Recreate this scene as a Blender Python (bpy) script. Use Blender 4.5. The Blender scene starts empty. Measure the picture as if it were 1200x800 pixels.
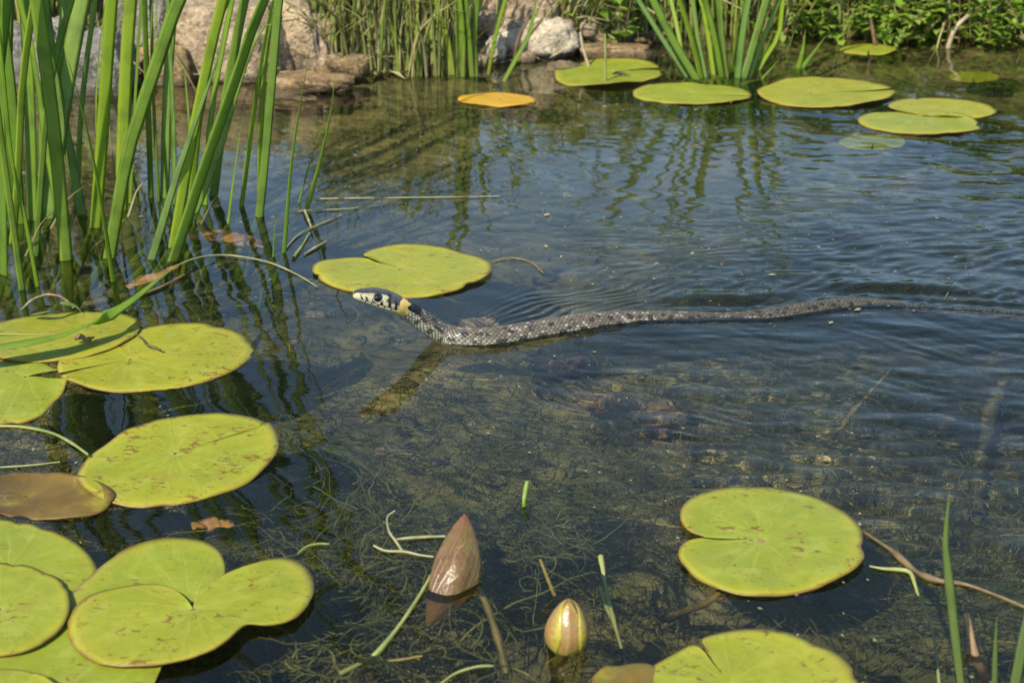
import bpy, math, random
import numpy as np
from mathutils import Vector
S = bpy.context.scene
R = math.radians

# ------------------------------------------------------------------ camera, sky, sun, exposure
cam = bpy.data.cameras.new('camera'); co = bpy.data.objects.new('camera', cam); S.collection.objects.link(co); S.camera = co
CAMZ, PITCH, FPX = 0.30, R(23), 1604.0
cam.sensor_width = 36; cam.lens = 36 * FPX / 1200; cam.clip_start = .01; cam.clip_end = 800
co.location = (0, 0, CAMZ); co.rotation_euler = (R(90) - PITCH, 0, 0)
cam.dof.use_dof = True; cam.dof.focus_distance = .74; cam.dof.aperture_fstop = 20
SUN = Vector((-.38, -.58, .74)).normalized()
w = bpy.data.worlds.new('World'); S.world = w; w.use_nodes = True
_nt = w.node_tree
_sky = _nt.nodes.new('ShaderNodeTexSky'); _sky.sky_type = 'NISHITA'; _sky.sun_disc = False; _sky.dust_density = .25; _sky.ozone_density = 1.8
_sky.sun_elevation = math.asin(SUN.z); _sky.sun_rotation = math.atan2(SUN.x, SUN.y)
_nt.links.new(_sky.outputs[0], _nt.nodes['Background'].inputs[0]); _nt.nodes['Background'].inputs[1].default_value = .15
_l = bpy.data.lights.new('sun', 'SUN'); sun = bpy.data.objects.new('sun', _l); S.collection.objects.link(sun)
_l.energy = 4.8; _l.angle = R(.53); _l.color = (1, .92, .77); sun.rotation_euler = SUN.to_track_quat('Z', 'Y').to_euler()
_l.cycles.is_caustics_light = True          # sunlight refracted by the pond's surface
S.view_settings.view_transform = 'Standard'; S.view_settings.look = 'None'; S.view_settings.exposure = .7; S.view_settings.gamma = 1
S.cycles.use_denoising = True; S.cycles.max_bounces = 10; S.cycles.transparent_max_bounces = 8

rng = np.random.default_rng(7); rnd = random.Random(7)

# ------------------------------------------------------------------ picture -> place
def ray(px, py):
    a, b = (px - 600) / FPX, (400 - py) / FPX
    s, c = math.sin(PITCH), math.cos(PITCH)
    return np.array([a, c + b * s, -s + b * c])
def at(px, py, z=0.0):
    d = ray(px, py); t = (z - CAMZ) / d[2]
    return np.array([0, 0, CAMZ]) + d * t
def atY(px, py, Y):
    d = ray(px, py); return np.array([0, 0, CAMZ]) + d * (Y / d[1])
def mpp(p):                                   # metres per photograph pixel at a point
    p = np.asarray(p); f = np.array([0, math.cos(PITCH), -math.sin(PITCH)])
    return float(np.dot(p - np.array([0, 0, CAMZ]), f)) / FPX

# ------------------------------------------------------------------ mesh helpers
def link(o): S.collection.objects.link(o); return o
def props(o, label=None, cat=None, group=None, kind=None):
    for k, v in (('label', label), ('category', cat), ('group', group), ('kind', kind)):
        if v: o[k] = v
    return o
def thing(name, loc, label, cat, group=None):
    o = link(bpy.data.objects.new(name, None)); o.location = tuple(loc); o.empty_display_size = .02
    return props(o, label, cat, group)
def wloc(o):
    l = np.array(o.location)
    while o.parent: o = o.parent; l = l + np.array(o.location)
    return l
def mk(name, v, f, mat, parent=None, origin=None, attrs=None, smooth=True):
    """v in world coordinates; f = list of faces or (n,4)/(n,3) array; object origin at `origin`, or at its parent's."""
    v = np.asarray(v, dtype=np.float64)
    org = wloc(parent) if parent is not None else (np.zeros(3) if origin is None else np.asarray(origin, float))
    v = v - org
    me = bpy.data.meshes.new(name)
    if isinstance(f, np.ndarray):
        n, k = f.shape
        me.vertices.add(len(v)); me.vertices.foreach_set('co', v.astype(np.float32).ravel())
        me.loops.add(n * k); me.loops.foreach_set('vertex_index', f.astype(np.int32).ravel())
        me.polygons.add(n); me.polygons.foreach_set('loop_start', np.arange(n, dtype=np.int32) * k)
        me.update(calc_edges=True); me.validate()
    else:
        me.from_pydata(v.tolist(), [], f)
    if smooth: me.shade_smooth()
    for an, (typ, arr) in (attrs or {}).items():
        a = me.attributes.new(an, typ, 'POINT')
        if typ == 'FLOAT': a.data.foreach_set('value', np.asarray(arr, np.float32).ravel())
        else: a.data.foreach_set('color', np.asarray(arr, np.float32).ravel())
    for m in (mat if isinstance(mat, (list, tuple)) else [mat]): me.materials.append(m)
    o = link(bpy.data.objects.new(name, me))
    if parent is not None: o.parent = parent
    else: o.location = tuple(org)
    o.cycles.is_caustics_receiver = True
    return o
class Soup:                                   # gathers pieces into one mesh
    def __init__(s): s.v = []; s.f = []; s.n = 0; s.a = {}
    def add(s, v, f, **attrs):
        v = np.asarray(v); s.v.append(v)
        s.f.append(np.asarray(f) + s.n); s.n += len(v)
        for k, x in attrs.items(): s.a.setdefault(k, []).append(np.broadcast_to(np.asarray(x, float), (len(v),)))
    def build(s, name, mat, parent=None, origin=None, smooth=True):
        return mk(name, np.concatenate(s.v), np.concatenate(s.f), mat, parent, origin,
                  {k: ('FLOAT', np.concatenate(x)) for k, x in s.a.items()}, smooth)
def gridfaces(m, n, wrap=False):
    i = np.arange(m * n).reshape(m, n)
    if wrap: i = np.concatenate([i, i[:, :1]], 1)
    return np.stack([i[:-1, :-1], i[:-1, 1:], i[1:, 1:], i[1:, :-1]], -1).reshape(-1, 4)
def spline(P, n):                             # Catmull-Rom through P, n samples
    P = np.asarray(P, float)
    if len(P) == 2: return P[0] + (P[1] - P[0]) * np.linspace(0, 1, n)[:, None]
    Q = np.concatenate([[2 * P[0] - P[1]], P, [2 * P[-1] - P[-2]]])
    d = np.linalg.norm(np.diff(P[:, :3], axis=0), axis=1) + 1e-9; c = np.concatenate([[0], np.cumsum(d)]); 
    s = np.linspace(0, c[-1], n); k = np.clip(np.searchsorted(c, s, 'right') - 1, 0, len(P) - 2)
    t = ((s - c[k]) / d[k])[:, None]; a, b, e, g = Q[k], Q[k + 1], Q[k + 2], Q[k + 3]
    return .5 * (2 * b + (e - a) * t + (2 * a - 5 * b + 4 * e - g) * t ** 2 + (3 * b - a - 3 * e + g) * t ** 3)
def frames(C, up=(0, 0, 1)):
    T = np.gradient(C, axis=0); T /= np.linalg.norm(T, axis=1)[:, None] + 1e-12
    U = np.asarray(up, float); L = np.cross(T, U); ln = np.linalg.norm(L, axis=1)[:, None]
    L = np.where(ln > 1e-4, L / np.maximum(ln, 1e-9), [1, 0, 0]); N = np.cross(L, T)
    return T, L, N
def tube(P, rad, n=12, k=6):
    C = spline(P, n); rr = np.interp(np.linspace(0, 1, n), np.linspace(0, 1, len(np.atleast_1d(rad))), np.atleast_1d(rad))
    up = (0, 0, 1) if abs((C[-1] - C[0])[2]) < .8 * np.linalg.norm(C[-1] - C[0]) else (0, 1, 0)
    T, L, N = frames(C, up); a = np.linspace(0, 2 * math.pi, k, endpoint=False)
    v = C[:, None] + (L[:, None] * np.cos(a)[None, :, None] + N[:, None] * np.sin(a)[None, :, None]) * rr[:, None, None]
    return v.reshape(-1, 3), gridfaces(n, k, True), np.repeat(np.linspace(0, 1, n), k)
def hash2(i, j, s):
    x = (i.astype(np.int64) * 374761393 + j.astype(np.int64) * 668265263 + s * 974634777) & 0xffffffff
    x = ((x ^ (x >> 13)) * 1274126177) & 0xffffffff
    return ((x ^ (x >> 16)) & 0xffff) / 65535.0
def vnoise(x, y, s=0):
    i, j = np.floor(x), np.floor(y); u, v = x - i, y - j
    u, v = u * u * (3 - 2 * u), v * v * (3 - 2 * v)
    h = lambda a, b: hash2(a, b, s)
    return ((h(i, j) * (1 - u) + h(i + 1, j) * u) * (1 - v) + (h(i, j + 1) * (1 - u) + h(i + 1, j + 1) * u) * v) * 2 - 1
def fbm(x, y, o=4, s=0):
    r = 0
    for k in range(o): r = r + vnoise(x * 2 ** k, y * 2 ** k, s + k) * .5 ** k
    return r
def sst(a, b, x): t = np.clip((x - a) / (b - a), 0, 1); return t * t * (3 - 2 * t)

# ------------------------------------------------------------------ materials
class NT:
    def __init__(s, name, rough=.6, spec=.5):
        s.m = bpy.data.materials.new(name); s.m.use_nodes = True; s.t = s.m.node_tree
        s.b = s.t.nodes['Principled BSDF']; s.o = s.t.nodes['Material Output']
        s.b.inputs['Roughness'].default_value = rough; s.b.inputs['Specular IOR Level'].default_value = spec
    def n(s, typ, ins=None, **kw):
        x = s.t.nodes.new('ShaderNode' + typ)
        for k, v in kw.items(): setattr(x, k, v)
        for k, v in (ins or {}).items(): s.put(x.inputs[k], v)
        return x
    def put(s, sock, v):
        if isinstance(v, bpy.types.NodeSocket): s.t.links.new(v, sock)
        elif isinstance(v, bpy.types.Node): s.t.links.new(v.outputs[0], sock)
        elif hasattr(v, '__len__') and len(v) == 3 and sock.type == 'RGBA': sock.default_value = (*v, 1)
        else: sock.default_value = v
    def coord(s, out='Object'): return s.n('TexCoord').outputs[out]
    def noise(s, vec, scale, detail=3, rough=.5, dist=0):
        return s.n('TexNoise', {'Vector': vec, 'Scale': scale, 'Detail': detail, 'Roughness': rough, 'Distortion': dist}).outputs[0]
    def attr(s, name, typ='GEOMETRY', out='Fac'): return s.n('Attribute', attribute_name=name, attribute_type=typ).outputs[out]
    def math(s, op, a, b=0.0, c=0.0, clamp=False): 
        x = s.n('Math', operation=op, use_clamp=clamp); s.put(x.inputs[0], a); s.put(x.inputs[1], b); s.put(x.inputs[2], c); return x.outputs[0]
    def rng(s, v, a, b, c=0.0, d=1.0): return s.n('MapRange', {0: v, 1: a, 2: b, 3: c, 4: d}).outputs[0]
    def mix(s, f, a, b, mode='MIX'):
        x = s.n('Mix', data_type='RGBA', blend_type=mode); s.put(x.inputs[0], f); s.put(x.inputs[6], a); s.put(x.inputs[7], b); return x.outputs[2]
    def ramp(s, f, *st):
        x = s.n('ValToRGB', {0: f}); e = x.color_ramp.elements
        while len(e) < len(st): e.new(.5)
        for el, (p, c) in zip(e, st): el.position = p; el.color = (*c, 1)
        return x.outputs[0]
    def bump(s, h, strength=.3, dist=.001): s.put(s.b.inputs['Normal'], s.n('Bump', {'Height': h, 'Strength': strength, 'Distance': dist}))
    def base(s, c): s.put(s.b.inputs['Base Color'], c); return s
    def vscale(s, v, sc): return s.n('Mapping', {'Vector': v, 'Scale': sc}).outputs[0]
    def objrand(s): return s.n('ObjectInfo').outputs['Random']
    def translucent(s, fac, col):
        tr = s.n('BsdfTranslucent', {'Color': col}); mx = s.n('MixShader'); s.put(mx.inputs[0], fac)
        s.t.links.new(s.b.outputs[0], mx.inputs[1]); s.t.links.new(tr.outputs[0], mx.inputs[2]); s.t.links.new(mx.outputs[0], s.o.inputs[0])

def mat_water():
    k = NT('pond_water'); k.t.nodes.remove(k.b)
    g = k.n('BsdfGlass', {'Color': (.96, .965, .88), 'Roughness': 0.0, 'IOR': 1.333})
    c = k.n('NewGeometry').outputs['Position']
    n1 = k.noise(k.vscale(c, (120, 260, 1)), 1, 2)
    b = k.n('Bump', {'Height': n1, 'Strength': .07, 'Distance': .0004}); k.put(g.inputs['Normal'], b)
    k.t.links.new(g.outputs[0], k.o.inputs[0]); return k.m
def mat_ground():
    k = NT('pond_bed_mud_and_soil', .9, .25); p = k.coord()
    n1 = k.noise(p, 22, 5, .6); n2 = k.noise(p, 160, 4, .65); n3 = k.noise(p, 6, 3)
    mud = k.ramp(n1, (.3, (.050, .047, .019)), (.46, (.115, .103, .040)), (.60, (.205, .172, .066)), (.8, (.35, .275, .11)))
    mud = k.mix(k.rng(n3, .45, .65), mud, (.06, .07, .02))
    mud = k.mix(k.rng(n2, .56, .72), mud, (.20, .165, .08))
    soil = k.ramp(n2, (.3, (.03, .022, .013)), (.55, (.085, .06, .035)), (.75, (.17, .125, .075)))
    soil = k.mix(k.rng(n1, .5, .62), soil, (.05, .075, .015))
    z = k.n('SeparateXYZ', {0: p}).outputs[2]
    mud = k.mix(k.math('MULTIPLY', k.rng(k.math('ADD', z, k.math('MULTIPLY', n1, .03)), -.088, -.122), .66), mud, (.032, .034, .016))  # mud colour darkened with depth, standing in for light absorbed by deep water
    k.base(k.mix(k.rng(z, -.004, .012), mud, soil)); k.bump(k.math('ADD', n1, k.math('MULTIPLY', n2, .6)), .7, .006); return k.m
def mat_rock(name, a, b, c, moss=(.07, .075, .03), mossamt=.62):
    k = NT(name, .78, .35); v = k.n('VectorMath', {0: k.coord(), 1: k.n('ObjectInfo').outputs['Location']}, operation='ADD').outputs[0]
    n1 = k.noise(v, 28, 5, .6); n2 = k.noise(v, 220, 4, .7); n3 = k.noise(v, 60, 4, .6, .6)
    col = k.ramp(n1, (.3, a), (.5, b), (.68, c))
    col = k.mix(k.rng(n2, .54, .7, 0, .7), col, tuple(min(.8, x * 1.5) for x in c))
    col = k.mix(k.rng(n2, .44, .34, 0, .75), col, tuple(x * .35 for x in a))
    col = k.mix(k.rng(n3, mossamt, mossamt + .1, 0, .8), col, moss)
    zz = k.n('SeparateXYZ', {0: k.n('NewGeometry').outputs['Position']}).outputs[2]; col = k.mix(k.rng(k.math('ADD', zz, k.math('MULTIPLY', n3, -.010)), .005, -.001, 0, .7), col, k.mix(k.rng(zz, -.016, -.006), col, (.045, .032, .015)))
    k.base(col); k.bump(k.math('ADD', k.math('ADD', n3, n1), k.math('MULTIPLY', n2, .7)), .9, .005); return k.m
def mat_blade(name, cols, tl=.46, dry=None, sheen=.45):
    k = NT(name, sheen, .28)
    lu, lv, r = k.attr('lu'), k.attr('lv'), k.objrand()
    tint = k.math('FRACT', k.math('ADD', r, k.attr('lt')))
    col = k.ramp(tint, *[(i / (len(cols) - 1), c) for i, c in enumerate(cols)])
    vec = k.n('CombineXYZ', {0: k.math('MULTIPLY', lu, 5.0), 1: k.math('MULTIPLY', lv, 1.6), 2: k.math('MULTIPLY', tint, 40)}).outputs[0]
    st = k.noise(vec, 2.6, 3, .6); bl = k.noise(k.coord(), 55, 3)
    col = k.mix(k.rng(st, .4, .6, 0, .65), col, k.mix(.55, col, (.27, .36, .05))); col = k.mix(k.rng(k.noise(k.n('CombineXYZ', {0: k.math('MULTIPLY', lu, 20.0), 1: lv, 2: tint}).outputs[0], 1.3, 2), .5, .62, 0, .35), col, k.mix(.6, col, (.03, .07, .01)))
    col = k.mix(k.rng(bl, .5, .72, 0, .45), col, (.045, .09, .02))
    mid = k.rng(k.math('ABSOLUTE', lu), 0, .16, .35, 0); col = k.mix(mid, col, (.2, .32, .06))
    col = k.mix(k.rng(lv, .93, 1.0, 0, .6), col, dry or (.3, .22, .07))
    col = k.mix(k.rng(lv, .22, 0, 0, .55), col, (.24, .25, .06))
    bs = k.noise(k.n('CombineXYZ', {0: k.math('MULTIPLY', lu, 1.2), 1: k.math('MULTIPLY', lv, 22), 2: k.math('MULTIPLY', tint, 90)}).outputs[0], 1.6, 3, .6); col = k.mix(k.rng(bs, .66, .74, 0, .7), col, (.20, .15, .06))
    k.base(col); k.bump(st, .3, .0006)
    k.translucent(tl, k.mix(1.0, col, (1.5, 1.55, .6), 'MULTIPLY')); return k.m
def mat_pad():
    k = NT('lily_pad_skin', .40, .20)
    r, a = k.attr('pr'), k.attr('pa'); p = k.n('VectorMath', {0: k.coord(), 1: k.n('CombineXYZ', {0: k.math('MULTIPLY', k.objrand(), 37)}).outputs[0]}, operation='ADD').outputs[0]
    tint = k.attr('tint', 'OBJECT'); brown0 = k.attr('brown', 'OBJECT'); spot = k.attr('spot', 'OBJECT')
    big = k.noise(p, 26, 4, .6); fine = k.noise(p, 300, 3, .6)
    col = k.mix(tint, (.148, .196, .014), (.222, .216, .013))
    col = k.mix(k.rng(big, .42, .7, 0, .6), col, k.mix(tint, (.205, .250, .022), (.30, .268, .024)))
    col = k.mix(k.rng(fine, .48, .75, 0, .45), col, (.115, .15, .018)); med = k.noise(p, 95, 4, .65); col = k.mix(k.rng(med, .5, .72, 0, .4), col, (.30, .29, .05))
    wv = k.noise(k.n('CombineXYZ', {0: k.math('MULTIPLY', a, 2.2), 1: k.math('MULTIPLY', r, .6), 2: k.math('MULTIPLY', k.objrand(), 20)}).outputs[0], 3, 2)
    vein = k.math('POWER', k.math('ABSOLUTE', k.math('SINE', k.math('ADD', k.math('MULTIPLY', a, 8.5), k.math('MULTIPLY', wv, 3.0)))), 26)
    veinm = k.math('MULTIPLY', vein, k.rng(k.math('ADD', r, k.math('MULTIPLY', k.math('SUBTRACT', big, .5), 1.2)), .02, .95, .24, 0)); col = k.mix(veinm, col, (.32, .37, .09))
    col = k.mix(k.rng(r, .0, .10, .55, 0), col, (.30, .28, .07))
    mo = k.noise(p, 60, 5, .7, .4); col = k.mix(k.rng(mo, .54, .68, 0, .5), col, (.19, .15, .028)); col = k.mix(k.rng(mo, .46, .34, 0, .4), col, (.26, .29, .05))
    # weathering: yellowed edge, red-brown rim, blotches, scratches
    en = k.noise(p, 70, 3)
    col = k.mix(k.math('MULTIPLY', k.rng(k.math('ADD', r, k.math('MULTIPLY', en, .18)), .9, 1.1), .45), col, (.33, .27, .03))
    col = k.mix(k.rng(k.math('ADD', r, k.math('MULTIPLY', en, .075)), 1.0, 1.045, 0, .85), col, (.12, .05, .018))
    s1 = k.noise(k.n('Mapping', {'Vector': p, 'Rotation': (0, 0, .5), 'Scale': (1, 1.9, 1)}).outputs[0], 165, 3, .6, 1.0); s2 = k.noise(p, 45, 2)
    th = k.math('SUBTRACT', .695, k.math('MULTIPLY', spot, .09))
    sp = k.rng(k.math('SUBTRACT', k.math('ADD', s1, k.math('MULTIPLY', k.math('SUBTRACT', s2, .5), .45)), th), 0, .035)
    sc = k.noise(k.n('Mapping', {'Vector': p, 'Rotation': (0, 0, .5), 'Scale': (70, 420, 70)}).outputs[0], 1, 2)
    sp = k.math('MAXIMUM', sp, k.math('MULTIPLY', k.rng(sc, .67, .71), k.math('MULTIPLY', k.rng(s2, .46, .54), .8)))
    fl = k.noise(p, 420, 2, .5); sp = k.math('MAXIMUM', sp, k.math('MULTIPLY', k.rng(fl, .67, .71), k.math('MULTIPLY', k.rng(k.math('ADD', s2, k.math('MULTIPLY', spot, .1)), .5, .6), .9)))
    col = k.mix(k.math('MULTIPLY', sp, .85), col, k.mix(big, (.085, .035, .010), (.17, .09, .022)))
    col = k.mix(k.attr('hue', 'OBJECT'), col, k.mix(big, (.36, .17, .012), (.52, .30, .03)))
    brown = k.math('MULTIPLY', brown0, k.rng(k.noise(p, 38, 5, .65, .5), .66, .50, .35, 1.0)); col = k.mix(brown, col, k.mix(k.rng(big, .35, .65), (.065, .030, .010), (.15, .095, .022)))
    k.base(col); k.put(k.b.inputs['Roughness'], k.rng(big, .3, .7, .32, .5))
    k.bump(k.math('ADD', k.math('MULTIPLY', vein, -.25), k.math('ADD', big, k.math('MULTIPLY', fine, .3))), .25, .0012); return k.m
def mat_plain(name, a, b, scale=60, rough=.55, tl=0, spec=.4, stretch=(1, 1, 1), bump=.3):
    k = NT(name, rough, spec); n = k.noise(k.vscale(k.coord(), stretch), scale, 4, .6)
    rr = k.objrand(); col = k.ramp(k.math('ADD', n, k.math('MULTIPLY', k.math('SUBTRACT', rr, .5), .25)), (.3, a), (.7, b))
    k.base(col); k.bump(n, bump, .001)
    if tl: k.translucent(tl, col)
    return k.m
def mat_strand(name, cols):
    k = NT(name, .6, .3); t = k.attr('lt'); k.base(k.ramp(t, *[(i / (len(cols) - 1), c) for i, c in enumerate(cols)])); k.translucent(.25, k.ramp(t, *[(i / (len(cols) - 1), c) for i, c in enumerate(cols)])); return k.m
def mat_snake():
    k = NT('snake_scales', .27, .34); c = k.attr('Col', out='Color'); n = k.noise(k.coord(), 1600, 2)
    k.base(k.mix(k.rng(n, .35, .65, 0, .2), c, (.05, .05, .045))); k.bump(n, .2, .0002); return k.m

M = dict(
 water=mat_water(), ground=mat_ground(), pad=mat_pad(), snake=mat_snake(),
 rock=mat_rock('pale_granite', (.14, .10, .06), (.29, .215, .135), (.44, .33, .19)),
 white=mat_rock('white_limestone', (.29, .22, .14), (.47, .385, .27), (.60, .51, .37), (.2, .17, .1), .66),
 brownrock=mat_rock('brown_wet_stone', (.07, .045, .02), (.19, .125, .055), (.34, .235, .115), (.06, .055, .02), .55),
 grey=mat_rock('grey_stone', (.08, .075, .065), (.17, .155, .13), (.28, .25, .2)),
 iris=mat_blade('iris_leaf', [(.10, .21, .010), (.19, .31, .016), (.30, .40, .024), (.12, .225, .06), (.23, .345, .018), (.07, .165, .02)]),
 irispale=mat_blade('pale_iris_leaf', [(.18, .29, .06), (.25, .36, .08), (.17, .28, .09)]),
 sedge=mat_blade('sedge_leaf', [(.15, .23, .03), (.25, .29, .05), (.38, .31, .11), (.18, .27, .045), (.45, .37, .18), (.12, .20, .03)], .25),
 grass=mat_blade('grass_blade', [(.15, .28, .02), (.21, .33, .03), (.17, .27, .05)]),
 greygrass=mat_blade('greyish_grass', [(.15, .21, .075), (.19, .25, .10), (.13, .19, .07)]),
 straw=mat_blade('dry_sedge', [(.30, .23, .12), (.42, .34, .20), (.24, .17, .08), (.36, .30, .13)], .2),
 paleleaf=mat_blade('pale_weed_leaf', [(.22, .30, .06), (.30, .33, .10), (.17, .26, .04)], .3),
 darkleaf=mat_blade('dark_weed_leaf', [(.06, .13, .015), (.10, .18, .02), (.08, .15, .03)], .3),
 leaf=mat_blade('weed_leaf', [(.10, .20, .016), (.17, .29, .028), (.24, .33, .05), (.13, .23, .035)], .3),
 dry=mat_plain('dry_stalk', (.22, .16, .085), (.46, .38, .25), 40, .7, stretch=(1, 1, 3)),
 oldtwig=mat_plain('weathered_twig', (.085, .058, .026), (.20, .14, .065), 110, .65),
 twig=mat_plain('brown_twig', (.10, .06, .025), (.27, .17, .08), 90, .6),
 stem=mat_plain('green_stem', (.16, .20, .045), (.33, .34, .11), 60, .45, .15),
 oldstem=mat_plain('olive_stalk', (.11, .085, .022), (.24, .18, .05), 70, .5, .1),
 thread=mat_plain('pale_thread', (.20, .20, .09), (.40, .37, .20), 60, .5, .2),
 darkstem=mat_plain('dark_sunken_stalk', (.04, .036, .016), (.085, .075, .03), 70, .6),
 fresh=mat_plain('fresh_shoot', (.15, .25, .03), (.22, .32, .05), 60, .4, .3),
 algae=mat_strand('waterweed_strand', [(.045, .046, .018), (.115, .112, .035), (.20, .18, .058), (.09, .10, .028), (.32, .27, .10)]),
 palealgae=mat_strand('pale_algae', [(.13, .145, .055), (.20, .21, .085), (.29, .28, .13)]),
 weed=mat_strand('green_waterweed', [(.085, .095, .025), (.155, .165, .04), (.27, .25, .075)]),
 gravel=mat_rock('pond_gravel', (.05, .045, .03), (.13, .11, .06), (.25, .2, .11), (.05, .055, .02), .5),
)

# ------------------------------------------------------------------ the ground: pond bed and banks in one sheet
SHX = [-3, -1.3, -.75, -.50, -.25, -.10, .03, .12, .22, .45, .70, 1.2, 3]
SHY = [1.5, 1.42, 1.36, 1.36, 1.40, 1.42, 1.50, 1.60, 1.68, 1.66, 1.62, 1.5, 1.5]
def shore(x): return np.interp(x, SHX, SHY)
def inside(x, y):                             # metres inside the pond (negative on land)
    d = shore(x) - y + .02 * fbm(x * 9, y * 9, 3, 3)
    d = np.minimum(d, y + .55 + .1 * fbm(x * 4, y * 4, 2, 5))
    return np.minimum(d, 2.4 - np.abs(x))
def terrain(x, y):
    d = inside(x, y)
    deep = .105 - .03 * sst(.75, .35, y) + .03 * sst(.1, .5, x) * sst(.4, .7, y) + .05 * sst(.75, 1.0, y)
    zin = -deep * (1 - np.exp(-np.clip(d, 0, 9) / .13)) + .010 * fbm(x * 11, y * 11, 4, 11) * sst(0, .1, d)
    o = np.clip(-d, 0, 400)
    zout = .055 * (1 - np.exp(-o / .07)) + .11 * (1 - np.exp(-o / 1.2)) + .012 * fbm(x * 13, y * 13, 4, 21) * sst(0, .08, o) + .15 * fbm(x * .5, y * .5, 3, 31) * sst(1, 8, o)
    return np.where(d > 0, zin, zout)
def tens(lo, hi, step, ext, g=1.16):
    a = list(np.arange(lo, hi, step)); s = step
    up = [a[-1]]; dn = [a[0]]
    s = step
    while up[-1] < ext: s *= g; up.append(up[-1] + s)
    s = step
    while dn[-1] > -ext: s *= g; dn.append(dn[-1] - s)
    return np.array(dn[:0:-1] + a + up[1:])
_qs = .008; _qx, _qy = np.arange(-2.7, 2.7, _qs), np.arange(-.8, 3.4, _qs)
_QX, _QY = np.meshgrid(_qx, _qy); _QZ = terrain(_QX, _QY).tolist(); _QD = inside(_QX, _QY).tolist()
def _look(G, x, y):
    a, b = min(max((x + 2.7) / _qs, 0), len(_qx) - 2.001), min(max((y + .8) / _qs, 0), len(_qy) - 2.001)
    i, j = int(a), int(b); u, v = a - i, b - j; r0, r1 = G[j], G[j + 1]
    return (r0[i] * (1 - u) + r0[i + 1] * u) * (1 - v) + (r1[i] * (1 - u) + r1[i + 1] * u) * v
def gz(x, y): return _look(_QZ, x, y)
def ins(x, y): return _look(_QD, x, y)
_VN = np.random.default_rng(2).uniform(-1, 1, (64, 64)).tolist()
def qn(x, y):                                 # scalar value noise
    i, j = math.floor(x), math.floor(y); u, v = x - i, y - j; u, v = u * u * (3 - 2 * u), v * v * (3 - 2 * v)
    a, b, c, d = _VN[i % 64][j % 64], _VN[(i + 1) % 64][j % 64], _VN[i % 64][(j + 1) % 64], _VN[(i + 1) % 64][(j + 1) % 64]
    return (a * (1 - u) + b * u) * (1 - v) + (c * (1 - u) + d * u) * v
gx, gy = tens(-.85, .95, .006, 120), tens(.25, 2.0, .006, 120)
X, Y = np.meshgrid(gx, gy)
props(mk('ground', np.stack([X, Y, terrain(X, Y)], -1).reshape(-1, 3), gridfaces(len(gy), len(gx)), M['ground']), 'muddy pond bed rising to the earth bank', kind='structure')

# ------------------------------------------------------------------ the snake's line (needed by the wake too)
HEADC = [atY(414, 345, .686), atY(436, 347.5, .690), atY(456, 352, .694), atY(472, 359.5, .698), atY(486, 369, .702), atY(501, 379.5, .705), atY(520, 391, .709)]
BODYC = [at(px, py, z) for px, py, z in [(545, 397.5, .0012), (580, 397, .0005), (620, 391.5, 0), (660, 385, 0), (700, 380, -.0010), (750, 378, -.0030), (800, 379, -.0048), (850, 380, -.0058),
          (900, 375.5, -.0036), (950, 367, -.0026), (1000, 362.5, -.0042), (1045, 365, -.0064), (1090, 369, -.0078), (1150, 376, -.0094), (1220, 386, -.0125), (1300, 394, -.018), (1400, 400, -.026)]]
SPINE = np.array(HEADC + BODYC)

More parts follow.
